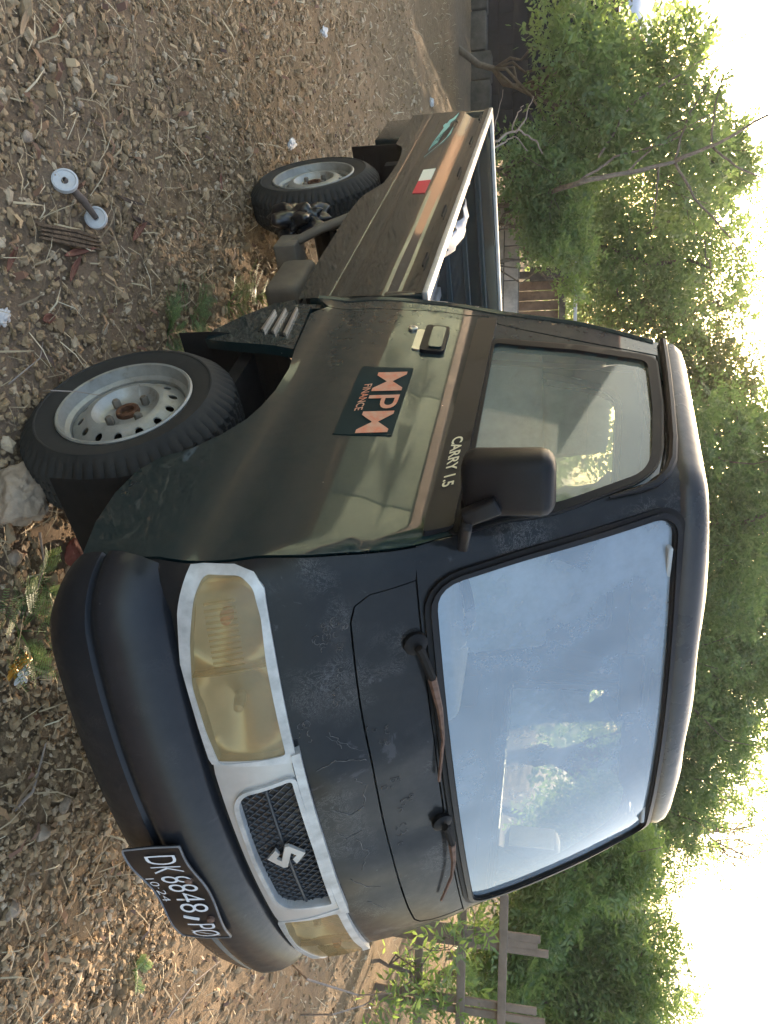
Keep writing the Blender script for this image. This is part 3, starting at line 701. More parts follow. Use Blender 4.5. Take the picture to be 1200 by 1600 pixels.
for i in range(nu-1):
    for j in range(m_-1): a = i*m_+j; F.append((a, a+1, a+m_+1, a+m_))
F.append(tuple(range(m_))); F.append(tuple((nu-1)*m_+j for j in reversed(range(m_))))
me = bpy.data.meshes.new('bumper'); me.from_pydata([tuple(v) for v in V], [], F)
bm = bmesh.new(); bm.from_mesh(me); bmesh.ops.recalc_face_normals(bm, faces=bm.faces); bm.to_mesh(me); bm.free()
finish(me, True, 50); bumper = link('bumper', me, MT['bumper'], TR)
# ---- lettering helper
def text_mesh(body, bold=0.0, shear=0):
    cu = bpy.data.curves.new('lettering', 'FONT'); cu.body = body; cu.size = 1; cu.offset = bold; cu.shear = shear; cu.resolution_u = 4; cu.align_x = 'CENTER'; cu.align_y = 'CENTER'
    o = bpy.data.objects.new('lettering', cu); C.objects.link(o); dg = bpy.context.evaluated_depsgraph_get(); dg.update()
    me = bpy.data.meshes.new_from_object(o.evaluated_get(dg)); bpy.data.objects.remove(o); 
    bm = bmesh.new(); bm.from_mesh(me); bmesh.ops.triangulate(bm, faces=bm.faces); bmesh.ops.subdivide_edges(bm, edges=bm.edges, cuts=1); bm.to_mesh(me); bm.free()
    xs = [v.co.x for v in me.vertices]; ys = [v.co.y for v in me.vertices]
    cx, cy, w, h = (min(xs)+max(xs))/2, (min(ys)+max(ys))/2, max(xs)-min(xs), max(ys)-min(ys)
    for v in me.vertices: v.co = ((v.co.x-cx)/w, (v.co.y-cy)/h, 0)      # unit box -0.5..0.5
    return me
def lettering(name, body, fn, m, parent, bold=0.0, shear=0):
    me = text_mesh(body, bold, shear)
    for v in me.vertices: v.co = fn(v.co.x, v.co.y)
    me.materials.clear(); finish(me, False)
    return link(name, me, m, parent)
# licence plate (bent black sheet)
PY0, PY1 = -.155, .285
def plmap(a, b, o=0.0):
    y = (PY0+PY1)/2 + (PY1-PY0)*a; z = .588 + .128*b + .006*math.sin(a*6+1)
    x = .902 - .10*(abs(y)/.79)**2 - .006*math.cos(a*9+.6) + .022*max(0, -b)*(1.2-2*a)*.6 - .02*max(0, b)
    return Vector((x+o, y, z))
plo = rounded([(-.5, -.5), (.5, -.5), (.5, .5), (-.5, .5)], .03)
lp = patch('licence_plate', plo, MT['plate'], fn=plmap, off=0, thick=.003, grid=.05, step=.03, flip=False)
patch('plate_rim', [(a*1.0, b) for a, b in plo], MT['plate_edge'], parent=lp, fn=plmap, holes=[[(a*.985, b*.955) for a, b in plo]], off=.002, thick=.003, grid=0, flip=False)
def pltext(x0, x1, y0, y1): return lambda a, b: plmap((x0+x1)/2+(x1-x0)*a, (y0+y1)/2+(y1-y0)*b, .003)
lettering('plate_letters', 'DK', pltext(-.44, -.27, -.16, .36), MT['plate_ink'], lp, -.01)
lettering('plate_letters', '8848', pltext(-.235, .13, -.16, .36), MT['plate_ink'], lp, -.01)
lettering('plate_letters', 'P\u00d8', pltext(.25, .44, -.16, .36), MT['plate_ink'], lp, -.01)
lettering('plate_date', '10\u00b724', pltext(-.22, .03, -.42, -.27), MT['plate_ink'], lp, -.01)
sm = rounded([(.165, -.17), (.19, -.18), (.215, .10), (.19, .12)], .01)
patch('plate_smear', sm, MT['plate_ink'], parent=lp, fn=plmap, off=.002, thick=.001, grid=.04, flip=False)
for a, b in ((-.18, .30), (.20, .33)):
    MB().lathe([(.009, -.004), (.009, .004), (.0001, .007)], 10, plmap(a, b, .003), (1, 0, .2)).build('plate_bolt', MT['rust'], lp)
# decals on the door
dr = [o for o in TR.children if o.name == 'door'][0]
def sidetext(sL, sR, zb, zt, o, sh=0.0): return lambda a, b: cabmap((sL+sR)/2 + (sR-sL)*a - sh*b, (zb+zt)/2+(zt-zb)*b, o)
stk = patch('sticker', [(1.491, .917), (1.175, .915), (1.126, 1.046), (1.439, 1.046)], MT['decal'], parent=dr, off=.002, thick=.0015, grid=.04)
lettering('sticker_letters', 'MPM', sidetext(1.430, 1.150, .965, 1.035, .0045, .02), MT['orange_ink'], stk, .002)
lettering('sticker_letters', 'FINANCE', sidetext(1.385, 1.262, .943, .961, .0045), MT['orange_ink'], stk, .01)
lettering('belt_lettering', 'CARRY 1.5', sidetext(sx(.178, 1.19), sx(.365, 1.188), 1.184, 1.207, .0185), MT['gold_ink'], [c for c in dr.children if c.name.startswith('belt')][0], .02)
# ---- door mirrors
for sg in (1, -1):
    ym = -sg*.845; fold = 0 if sg > 0 else 62; mx_ = (.475, -.815) if sg > 0 else (.285, .755)
    Mx = Matrix.Translation((*mx_, 1.335)) @ Matrix.Rotation(math.radians(-sg*8+fold), 4, 'Z')
    mb = MB(); mb.box((-.040, -.062, -.086), (.040, .062, .086), Mx)
    mr = mb.build('door_mirror', MT['plastic'], TR, bevel=.028)
    if sg > 0: MB().bar((.50, -.690, 1.245), (.535, -.775, 1.262), .05, .022).bar((.535, -.775, 1.255), (.525, -.80, 1.32), .035, .022, (1, 0, 0)).build('mirror_bracket', MT['plastic'], mr, bevel=.006)
    Mg = Mx @ Matrix.Translation((-.041, 0, 0)); MB().box((-.002, -.046, -.07), (.002, .046, .07), Mg).build('mirror_glass', MT['chrome'], mr)
    b0 = cabmap(sg*sx(.425, 1.26), 1.26, .015)
    mb = MB(); mb.tube([b0, Vector((.44, -sg*.745, 1.262)), Vector((.455, -sg*.79, 1.285))] if sg > 0 else [b0, Vector((.38, .735, 1.262)), Vector((.34, .75, 1.28))], [.03, .026, .024], 10); mb.build('mirror_arm', MT['plastic'], mr)
# ---- wheels
def wheel(cx, cy, sgn, steer):
    ax = Vector((math.sin(steer)*(1 if sgn < 0 else -1), sgn*math.cos(steer), 0)) if True else None
    if sgn < 0: ax = Vector((math.sin(steer), -math.cos(steer), 0))
    else: ax = Vector((-math.sin(steer), math.cos(steer), 0))
    root = thing('wheel', '', '', (cx, cy, .292))
    root.parent = TR; c = Vector((cx, cy, .292))
    R = .292; n = 240
    pr = [(.178, -.010, 0), (.186, .004, 0), (.205, .010, 0), (.232, .012, 0), (.234, .0145, 0), (.238, .0145, 0), (.240, .012, 0), (.256, .004, 1), (.270, -.010, 2), (.283, -.022, 3), (.290, -.034, 3), (.292, -.050, 4), (.288, -.053, 0), (.292, -.056, 5), (.2925, -.082, 5), (.288, -.085, 0), (.288, -.089, 0), (.2925, -.092, 5), (.292, -.118, 5), (.288, -.121, 0), (.292, -.124, 4), (.290, -.138, 3), (.275, -.158, 2), (.25, -.168, 0), (.205, -.166, 0), (.178, -.15, 0)]
    r = ax.cross(Vector((0, 0, 1))).normalized(); u = r.cross(ax); V = []; F = []
    for rr, o, tr in pr:
        for j in range(n):
            t_ = 2*math.pi*j/n; q = rr
            if tr in (1, 2, 3) and j % 4 == 0: q -= (.0025, .006, .008)[tr-1]
            if tr == 4 and (j+1) % 4 == 0: q -= .010
            if tr == 5 and (j+2) % 3 == 0: q -= .008
            V.append(c - Vector((cx, cy, .292)) + ax*(o) + (r*math.cos(t_)+u*math.sin(t_))*q)
    k = len(pr)
    for i in range(k-1):
        for j in range(n): F.append((i*n+j, i*n+(j+1) % n, (i+1)*n+(j+1) % n, (i+1)*n+j))
    me = bpy.data.meshes.new('tyre'); me.from_pydata([tuple(v) for v in V], [], F)
    bm = bmesh.new(); bm.from_mesh(me); bmesh.ops.recalc_face_normals(bm, faces=bm.faces); bm.to_mesh(me); bm.free()
    finish(me, True, 38); link('tyre', me, MT['tyre'], root)
    # rim: outer barrel, then dished disc with round holes
    rim = MB(); rim.lathe([(.181, -.004), (.184, .006), (.180, .010), (.174, .008), (.171, -.006), (.167, -.022), (.162, -.026), (.156, -.030), (.153, -.05), (.152, -.10)], 64, c, ax)
    ro = rim.build('rim', MT['rim'], root)
    DP = [(.030, -.030), (.042, -.030), (.0425, -.034), (.068, -.034), (.078, -.028), (.087, -.010), (.094, -.004), (.101, -.006), (.120, -.017), (.140, -.030), (.153, -.040)]
    def dmap(a, q, o=0.0):
        th = a/.12; z = interp([(x_, y_) for x_, y_ in DP], q)
        return ax*(z+o) + (r*math.cos(th)+u*math.sin(th))*q
    Lc = 2*math.pi*.12; holes = []
    for h in range(14):
        a0 = (h+.5)*Lc/14; holes.append([(a0+.0105*math.cos(k_*math.pi/6), .1235+.0105*math.sin(k_*math.pi/6)) for k_ in range(12)])
    me = patch_mesh('rim_disc', [(0, .030), (Lc, .030), (Lc, .153), (0, .153)], dmap, holes=holes, thick=.004, step=.012, grid=.011, flip=False)
    link('rim_disc', me, MT['rim'], ro)
    hb = MB(); hb.lathe([(.0001, -.032), (.018, -.032), (.019, -.020), (.026, -.018), (.031, -.020), (.033, -.034)], 24, c, ax); hb.build('hub_cap', MT['rust_hub'], ro)
    for h in range(4):
        th = h*math.pi/2+.6; q = c + (r*math.cos(th)+u*math.sin(th))*.055
        MB().lathe([(.011, -.036), (.011, -.014), (.008, -.010), (.0001, -.010)], 6, q, ax).build('lug_nut', MT['tank'], ro)
    MB().lathe([(.15, -.12), (.10, -.12), (.10, -.06), (.0001, -.06)], 24, c, ax).build('brake_drum', MT['dark_metal'], ro)
    return root
wheel(0, -.715, -1, math.radians(4)); wheel(0, .715, 1, math.radians(-4))
wheel(-1.967, -.70, -1, 0); wheel(-1.967, .70, 1, 0)
# ---- wheel housings, chassis
for sg in (-1, 1):
    mb = MB(); pts = []
    for k in range(17):
        t_ = math.radians(-12+ k*12.5); pts.append((math.cos(t_)*.37-.0, .36+math.sin(t_)*.40))
    for k in range(16):
        (x0, z0), (x1, z1) = pts[k], pts[k+1]
        mb.add([(x0, sg*.735, z0), (x1, sg*.735, z1), (x1, sg*.40, z1), (x0, sg*.40, z0)], [(0, 1, 2, 3)])
    mb.add([(x, sg*.40, z) for x, z in pts], [tuple(range(17))])
    mb.build('wheel_housing', MT['dark_metal'], TR)
    MB().bar((-2.62, sg*.36, .52), (.62, sg*.36, .50), .06, .10).build('chassis_rail', MT['dark_metal'], TR)
    lf = MB()
    for k in range(3): lf.tube([(-1.967-.45+.06*k, sg*.50, .47), (-1.967, sg*.50, .34-.012*k), (-1.967+.45-.06*k, sg*.50, .47)], .016, 5)
    lf.build('leaf_spring', MT['dark_metal'], TR)
MB().tube([(-1.967, -.66, .292), (-1.967, .66, .292)], .045, 10).lathe([(.0001, -.12), (.10, -.10), (.13, 0), (.10, .10), (.0001, .12)], 16, (-1.967, .05, .292), (1, 0, 0)).build('rear_axle', MT['dark_metal'], TR)
MB().tube([(0, -.60, .28), (0, .60, .28)], .035, 8).build('front_axle', MT['dark_metal'], TR)
MB().box((-.55, -.34, .32), (.3, .34, .50)).tube([(-.5, .1, .36), (-1.9, .05, .31)], .035, 8).build('gearbox', MT['dark_metal'], TR, bevel=.03)
mb = MB(); mb.box((-1.27, -.60, .33), (-1.0, -.36, .47)); tk = mb.build('fuel_tank', MT['tank'], TR, bevel=.03)
mb = MB(); mb.box((-1.42, -.64, .29), (-1.30, -.50, .38)); mb.tube([(-1.36, -.62, .34), (-1.40, -.66, .46), (-1.46, -.68, .58)], .02, 8); mb.build('filler_pipe', MT['tank'], tk, bevel=.01)
# ---- load bed
BX0, BX1, BY, BT, BB = -.552, -2.722, .745, 1.005, .615
T_BY = [(.55, .745), (.716, .745), (.722, .743), (.728, .745), (.764, .745), (.772, .743), (.780, .745), (.862, .745), (.872, .745), (.888, .743), (.930, .729), (.94, .728), (.975, .729), (.983, .743), (1.005, .745)]
bed = thing('load_bed', '', '', (0, 0, 0)); bed.parent = TR
def bedmap(sg): return lambda x, z, o=0.0: Vector((x, -sg*(interp(T_BY, z)+o), z))
SP = [(BX0, BB+.02), (BX0, BT), (BX1, BT), (BX1, .625), (-2.20, .63), (-2.17, .672), (-1.90, .690), (-1.66, .682), (-1.54, .637), (-1.30, .603), (-.9, .607)]
BOT = [(-2.722, .625), (-2.21, .628), (-2.17, .660), (-2.05, .682), (-1.90, .690), (-1.66, .682), (-1.56, .648), (-1.48, .622), (-1.30, .612), (-.9, .612), (-.552, .625)]
def bedside(sg):
    zs = [z for z, y in T_BY if z > .7]; fine = []
    for a_, b_ in zip(zs[:-1], zs[1:]):
        k_ = 3 if b_-a_ > .02 else 1; fine += [a_+(b_-a_)*i/k_ for i in range(k_)]
    fine.append(zs[-1]); V = []; F = []; nx_ = 90
    for i in range(nx_+1):
        x = BX0+(BX1-BX0)*i/nx_; zb = interp(BOT, x)
        col = [zb+(fine[0]-zb)*j/4 for j in range(4)] + fine
        for z in col: V.append((x, -sg*(interp(T_BY, z) + .0012*MN.noise(Vector((x*3, z*6, 2)))), z))
        V.append((x, -sg*(interp(T_BY, zb)-.025), zb))
    m_ = len(fine)+5
    for i in range(nx_):
        for j in range(m_-2): q = i*m_+j; F.append((q, q+1, q+m_+1, q+m_))
        F.append((i*m_+m_-1, i*m_, (i+1)*m_, (i+1)*m_+m_-1))
    me = bpy.data.meshes.new('side_panel'); me.from_pydata(V, [], F); bm = bmesh.new(); bm.from_mesh(me); bmesh.ops.recalc_face_normals(bm, faces=bm.faces)
    if sum(f.normal.y*-sg for f in bm.faces) < 0: bmesh.ops.reverse_faces(bm, faces=bm.faces)
    bm.to_mesh(me); bm.free(); finish(me, True, 30); return link('side_panel', me, MT['paint_bed'], bed)
for sg in (1, -1):
    sp = bedside(sg)
    rl = MB(); rl.bar((BX0-.001, -sg*(BY-.014), BT+.009), (BX1+.001, -sg*(BY-.014), BT+.009), .034, .018); rl.build('top_rail', MT['steel'], sp, bevel=.004)
    for x in (-.80, -1.25, -1.70, -2.15, -2.55):
        MB().box((x-.05, -sg*.748-.004, .975), (x+.05, -sg*.748+.004, .981)).build('tie_hook', MT['dark_metal'], sp)
    MB().box((BX1+.02, -sg*.70-.012, BB+.05), (BX0-.02, -sg*.70+.012, BT-.005)).build('inner_panel', MT['dark_metal'], sp)
mb = MB(); mb.box((BX1, -.742, .66), (BX1+.035, .742, BT)); tg = mb.build('tailgate', MT['paint_bed'], bed, bevel=.004)
MB().box((BX1-.003, -.742, BT+.002), (BX1+.038, .742, BT+.018)).build('tailgate_rail', MT['steel'], tg, bevel=.003)
for z in (.74, .84, .93): MB().box((BX1+.035, -.70, z-.016), (BX1+.047, .70, z+.016)).build('tailgate_rib', MT['paint'], tg, bevel=.006)
MB().box((BX0-.03, -.742, .66), (BX0, .742, BT)).build('headboard', MT['paint_bed'], bed, bevel=.004)
fl_ = MB().box((BX1+.036, -.69, .655), (BX0-.031, .69, .672)).build('bed_floor', MT['steel'], bed)
for k in range(12):
    y = -.64+k*.116; MB().box((BX1+.04, y-.028, .672), (BX0-.035, y+.028, .692)).build('floor_rib', MT['steel'], fl_, bevel=.006)
for k in range(5): MB().box((-.75-k*.45, -.70, .60), (-.69-k*.45, .70, .655)).build('cross_member', MT['dark_metal'], bed)
# lower tail skirt and mud flap
for sg in (1, -1):
    MB().box((BX1, -sg*.71-.02, .492), (-2.38, -sg*.71+.02, .624)).build('tail_skirt', MT['paint_bed'], bed, bevel=.008)
    Mx = Matrix.Translation((-2.34, -sg*.615, .50)) @ Matrix.Rotation(math.radians(4), 4, 'Y'); fp = MB().box((-.006, -.10, -.115), (.006, .10, .14), Mx).build('mud_flap', MT['rubber'], bed, bevel=.004)
    for z in (-.07, -.03, .01): MB().box((.006, -.06, z-.008), (.010, .06, z+.008), Mx).build('flap_rib', MT['rubber'], fp, bevel=.002)
MB().box((BX1-.02, -.70, .49), (BX1+.03, .70, .60)).build('rear_bumper', MT['dark_metal'], bed, bevel=.01)
spn = [o for o in bed.children if o.name == 'side_panel'][0]
# flag sticker and teal graphic on the bed side
bm1 = bedmap(1)
patch('flag_sticker', [(-1.778, .873), (-1.630, .874), (-1.625, .825), (-1.770, .823)], MT['white_ink'], fn=bm1, parent=spn, off=.003, thick=.002, grid=0, flip=False)
patch('flag_sticker', [(-1.6285, .874), (-1.473, .875), (-1.477, .825), (-1.6235, .825)], MT['red_ink'], fn=bm1, parent=spn, off=.003, thick=.002, grid=0, flip=False)
gr = [[(-2.68, .862), (-2.56, .858), (-2.50, .842), (-2.44, .845), (-2.20, .818), (-2.05, .802), (-2.18, .805), (-2.48, .826), (-2.55, .832), (-2.58, .845)],
      [(-2.42, .866), (-2.30, .868), (-2.18, .850), (-1.955, .797), (-2.13, .838), (-2.24, .857)],
      [(-2.50, .822), (-2.46, .829), (-2.42, .818), (-2.46, .813)], [(-2.36, .832), (-2.17, .826), (-2.10, .806), (-2.22, .812)]]
for g_ in gr: patch('teal_graphic', g_, MT['teal_ink'], fn=bm1, parent=spn, off=.003, thick=.001, grid=0, step=.02, flip=False)
lettering('teal_lettering', 'ADVENTURE', lambda a, b: bm1(-2.36+a*.36, .846-.060*a*.9+b*.020, .0035), MT['decal'], spn, .0, .3)

# ================================================================== BACKGROUND
def flat(p): return Vector((p.x, p.y, 0))
def dirs(u, d): return Vector((CAM.x, CAM.y, 0)) + Vector((-.7838, .6211, 0))*d + Vector((.6211, .7838, 0))*((u-800)/FPX*d)
FH = Vector((-.7838, .6211, 0)); RH = Vector((.6211, .7838, 0))
def leaves_np(P, D, n_leaf, L, ll, lw, spread):
    """sprigs at P growing along D: n_leaf leaflets in two rows"""
    n = len(P); up = np.array([0, 0, 1.0])
    s = np.cross(D, up); s /= (np.linalg.norm(s, axis=1)[:, None]+1e-6); nn = np.cross(s, D)
    roll = RNG.uniform(-1.2, 1.2, (n, 1)); s2 = s*np.cos(roll)+nn*np.sin(roll); n2 = -s*np.sin(roll)+nn*np.cos(roll)
    out = []
    for k in range(n_leaf):
        t = (k//2+.5)/(n_leaf/2); sd = 1 if k % 2 else -1
        b = P + D*(L*t)[:, None] - up*(L*t*t*.35)[:, None]
        d = s2*sd*spread + D*(1-spread*.5) + RNG.normal(0, .22, (n, 3)); d /= np.linalg.norm(d, axis=1)[:, None]
        w = np.cross(d, n2 + RNG.normal(0, .3, (n, 3))); w /= (np.linalg.norm(w, axis=1)[:, None]+1e-6)
        l = (ll*RNG.uniform(.65, 1.25, n)*(1-.35*abs(t-.45)))[:, None]; q = lw*RNG.uniform(.7, 1.2, n)[:, None]
        out.append(np.stack([b, b+d*l*.45+w*q, b+d*l, b+d*l*.45-w*q], 1))
    V = np.concatenate(out).reshape(-1, 3); F = np.arange(len(V)).reshape(-1, 4); return V, F
def make_tree(name, label, cat, clumps, base, leaf, mt, nl=8, L=.22, spread=.9, trunk_r=.09, group=None, fork=.5, bark='bark', droop=.25, twigs=3):
    """clumps: (centre, radius, sprigs). base on the ground; trunk and limbs run to every clump"""
    base = Vector(base); t = thing(name, label, cat, base, group); ll, lw = leaf
    cs = [Vector(c) for c, r, n in clumps]; ctr = sum(cs, Vector())/len(cs)
    low = min(c.z for c in cs)
    fk = Vector((base.x*.4+ctr.x*.6, base.y*.4+ctr.y*.6, max(.3, low*fork + .1)))
    mb = MB()
    def wob(a, b, r0, r1, n=5, amt=.06):
        a = Vector(a); b = Vector(b); d = (b-a).length
        pts = [a.lerp(b, k/n) + (Vector((random.uniform(-1, 1), random.uniform(-1, 1), random.uniform(-.5, .8)))*amt*d*(1 if 0 < k < n else 0)) for k in range(n+1)]
        mb.tube(pts, [r0+(r1-r0)*k/n for k in range(n+1)], 6); return pts
    tp = wob(base - Vector((0, 0, .1)), fk, trunk_r*1.25, trunk_r*.8)
    for c, r, n in clumps:
        c = Vector(c); st = fk if random.random() < .6 else tp[3]
        lp = wob(st, c, trunk_r*.55, trunk_r*.16, 6, .08)
        for k in range(twigs):
            e = c + Vector((random.gauss(0, 1), random.gauss(0, 1), random.gauss(.1, .8)))*r*.55
            wob(lp[random.randint(3, 6)], e, trunk_r*.16, .004, 4, .08)
    mb.build('trunk', MT[bark], t, angle=0)
    Vs = []; Fs = []; k0 = 0
    for c, r, n in clumps:
        c = np.array(c); rr = np.array([r, r, r*.8])
        q = RNG.normal(size=(n, 3)); q /= np.linalg.norm(q, axis=1)[:, None]; rad = RNG.random(n)**.45
        # break the ball up with coarse noise lobes
        lob = 1 + .35*np.sin(q[:, 0]*5+c[0]*7)*np.cos(q[:, 1]*5+c[1]*3) + .2*np.sin(q[:, 2]*9+c[2])
        P = c + q*(rad*lob)[:, None]*rr
        D = q*.7 + RNG.normal(0, .5, (n, 3)) + np.array([0, 0, .25-droop]); D /= np.linalg.norm(D, axis=1)[:, None]
        V, F = leaves_np(P, D, nl, RNG.uniform(.6, 1.3, n)*L, ll, lw, spread)
        Vs.append(V); Fs.append(F+k0); k0 += len(V)
    V = np.concatenate(Vs) - np.array(base); V[:, 2] = np.maximum(V[:, 2], .01)
    link('crown', np_mesh('crown', V, np.concatenate(Fs), MT[mt]), None, t); return t
def cl(lst, d, r, n): return [(at(a, b, d+random.uniform(-.8, .8)*(d/10)), r*random.uniform(.8, 1.25), int(n*random.uniform(.8, 1.2))) for a, b in lst]

G1 = 'trees standing behind the truck'
make_tree('broadleaf_tree', 'leafy broadleaf tree spreading in front of the dark block wall', 'tree',
    cl([(890, 40), (910, 110), (905, 170), (950, 90), (965, 140), (980, 210), (930, 240), (1040, 120), (1060, 80), (1080, 190), (1050, 240), (1120, 230), (1150, 265), (1085, 300)], 9.2, .40, 230), dirs(60, 9.9), (.095, .020), 'leaf_mid', 6, .22, .8, .035, G1)
make_tree('acacia_tree', 'feathery mid green tree rising behind the load bed, beside leafless branches', 'tree',
    cl([(890, 330), (930, 300), (940, 380), (990, 340), (1000, 410), (1050, 320), (1060, 390), (1100, 350), (1110, 420), (940, 440), (1040, 450)], 12.5, .80, 430), dirs(370, 13), (.085, .018), 'leaf_mid', 8, .28, .9, .11, G1)
make_tree('thin_tree', 'sparse backlit tree against the bright sky above the cab roof', 'tree',
    cl([(960, 480), (1000, 520), (1040, 480), (1060, 540), (1100, 500), (1090, 580), (1120, 560), (1130, 620), (1150, 600), (1080, 630), (1150, 650), (1120, 470)], 14, .75, 360), dirs(540, 14.5), (.085, .020), 'leaf_olive', 7, .26, .8, .10, G1)
make_tree('acacia_tree', 'dense feathery tree right behind the middle of the cab roof', 'tree',
    cl([(1100, 690), (1130, 720), (1170, 680), (1190, 740), (1120, 790), (1160, 800), (1210, 800), (1110, 860), (1150, 880), (1190, 870), (1230, 900), (1090, 930), (1060, 800), (1050, 700), (1240, 730)], 11, .72, 470), dirs(780, 11.5), (.075, .016), 'leaf_dark', 10, .26, .95, .12, G1)
make_tree('acacia_tree', 'dense feathery tree behind the windscreen side of the cab roof', 'tree',
    cl([(1110, 960), (1150, 950), (1190, 980), (1090, 1020), (1130, 1040), (1170, 1050), (1210, 1030), (1060, 1080), (1110, 1100), (1230, 970), (1040, 980), (1020, 1060)], 11.5, .72, 450), dirs(1010, 12), (.075, .016), 'leaf_mid', 10, .26, .95, .11, G1)
make_tree('acacia_tree', 'dark round-crowned tree behind the far corner of the windscreen', 'tree',
    cl([(1040, 1140), (1080, 1150), (1120, 1160), (1000, 1190), (1040, 1210), (1090, 1220), (1130, 1130), (980, 1240), (1020, 1260), (950, 1180), (1060, 1270)], 12, .68, 480), dirs(1180, 12.5), (.075, .016), 'leaf_dark', 10, .26, .95, .11, G1)
make_tree('thin_tree', 'sparse twiggy tree fading into pale sky beyond the dark tree', 'tree',
    cl([(1150, 1240), (1180, 1290), (1120, 1300), (1170, 1340), (1090, 1330), (1140, 1190), (1190, 1210), (1200, 1130)], 14.5, .62, 130), dirs(1270, 15), (.055, .012), 'leaf_olive', 6, .24, .8, .08, G1, twigs=8)
G2 = 'light green shrubs beside the plank fence'
make_tree('feathery_shrub', 'light green feathery shrub right behind the windscreen corner', 'shrub',
    cl([(860, 1350), (890, 1310), (930, 1290), (900, 1360), (950, 1340), (860, 1400), (920, 1400), (970, 1290), (980, 1350)], 8.6, .36, 480), dirs(1340, 8.8), (.085, .013), 'leaf_light', 10, .24, .85, .045, G2, droop=.5)
make_tree('feathery_shrub', 'bright green shrub above the plank fence near the picture edge', 'shrub',
    cl([(830, 1470), (870, 1440), (880, 1500), (920, 1470), (850, 1540), (900, 1560), (950, 1530), (960, 1450), (990, 1580), (930, 1600), (820, 1590), (780, 1520), (1000, 1500)], 9.0, .40, 440), dirs(1530, 9.3), (.09, .014), 'leaf_light', 10, .24, .85, .045, G2, droop=.5)
make_tree('thin_tree', 'wispy shrub tops standing against pale sky at the picture edge', 'shrub',
    cl([(1010, 1440), (1030, 1500), (1040, 1560), (1000, 1400), (1050, 1600), (1030, 1380)], 9.5, .40, 110), dirs(1500, 10), (.06, .011), 'leaf_mid', 8, .22, .8, .04, G2, twigs=8)
make_tree('weed_clump', 'young light green weeds growing through the plank fence', 'weeds',
    cl([(700, 1480), (660, 1500), (720, 1545), (690, 1590), (640, 1555), (740, 1450), (620, 1600)], 6.1, .15, 34), dirs(1520, 6.1), (.10, .012), 'leaf_light', 6, .20, .7, .014, droop=.1)
make_tree('creeper_bush', 'tangled bush hanging over the low pale wall behind the load bed', 'shrub',
    cl([(835, 325), (860, 370), (885, 345), (900, 385), (830, 270), (855, 300)], 9.6, .30, 330), dirs(370, 9.6), (.055, .014), 'leaf_mid', 8, .2, .85, .03, droop=.5)
make_tree('creeper_vine', 'light green creeper trailing above the small shed', 'shrub',
    cl([(905, 345), (912, 375), (915, 400), (905, 425), (897, 450), (905, 462)], 9.2, .10, 60), dirs(400, 9.8), (.05, .013), 'leaf_light', 6, .12, .85, .02, droop=.5)
make_tree('undergrowth_bush', 'shaded low bush between the tailgate and the dark wall', 'shrub',
    cl([(830, 250), (850, 230), (860, 270), (880, 290), (830, 300)], 8.8, .30, 150), dirs(250, 8.8), (.07, .018), 'leaf_dark', 6, .2, .85, .03, droop=.3)
# far wood reading as one mass
n = 4200; u = RNG.uniform(-500, 2300, n); d = RNG.uniform(22, 34, n); hh = 3.2 + 1.0*np.sin(u*.011) + .7*np.sin(u*.031+1)
P = np.stack([CAM.x + FH.x*d + RH.x*(u-800)/FPX*d, CAM.y + FH.y*d + RH.y*(u-800)/FPX*d, RNG.random(n)**.8*hh], 1)
D = RNG.normal(0, 1, (n, 3)); D /= np.linalg.norm(D, axis=1)[:, None]
V, F = leaves_np(P, D, 10, RNG.uniform(.4, .9, n), .26, .08, .9)
tag(link('far_wood', np_mesh('far_wood', V, F, MT['leaf_dark']), None), 'far off green wood closing the horizon', 'wood', kind='stuff')

# leafless branches leaning across the sky
def branch_tree(name, label, cat, paths, d, base, m='bark'):
    t = thing(name, label, cat, base)
    for nm, r0, r1, pts in paths:
        P = [at(a, b, d+dd) for a, b, dd in pts]; Q = []
        for i in range(len(P)-1):
            for k in range(4): Q.append(P[i].lerp(P[i+1], k/4) + Vector((random.uniform(-1, 1), random.uniform(-1, 1), random.uniform(-1, 1)))*.012*(1 if k else 0))
        Q.append(P[-1]); n_ = len(Q)
        MB().tube(Q, [r0+(r1-r0)*k/(n_-1) for k in range(n_)], 7).build(nm, MT[m], t, angle=0)
    return t
b0 = dirs(300, 8.2)
branch_tree('bare_tree', 'leafless grey branches leaning up across the sky over the load bed', 'tree', [
    ('trunk', .030, .026, [(640, 330, 1.6), (800, 320, 1.4), (901, 287, 0)]), ('branch', .026, .018, [(901, 287, 0), (980, 270, 0), (1054, 253, 0)]), ('branch', .020, .008, [(1054, 253, 0), (1120, 225, -.1), (1200, 180, -.2), (1260, 150, -.2)]),
    ('branch', .015, .005, [(1054, 253, 0), (1085, 310, .1), (1140, 370, .2), (1160, 400, .2)]), ('branch', .015, .005, [(901, 287, 0), (960, 245, .1), (1040, 225, .2), (1112, 187, .3)]),
    ('branch', .014, .005, [(935, 245, .1), (985, 165, .2), (1065, 115, .3), (1140, 65, .3), (1200, 37, .3)]), ('branch', .014, .004, [(1054, 253, 0), (1075, 180, .1), (1120, 105, .2), (1172, 45, .2)]),
    ('branch', .012, .004, [(1112, 222, -.1), (1118, 160, 0), (1140, 90, .1)]), ('branch', .014, .004, [(1112, 228, 0), (1150, 260, 0), (1200, 280, .1), (1240, 290, .1)]), ('branch', .012, .004, [(1030, 258, 0), (1027, 300, 0), (1020, 350, 0)]),
    ('branch', .012, .004, [(980, 268, 0), (1010, 240, .1), (1060, 205, .1), (1115, 175, .1)])], 8.2, b0)
b0 = dirs(205, 6.6)
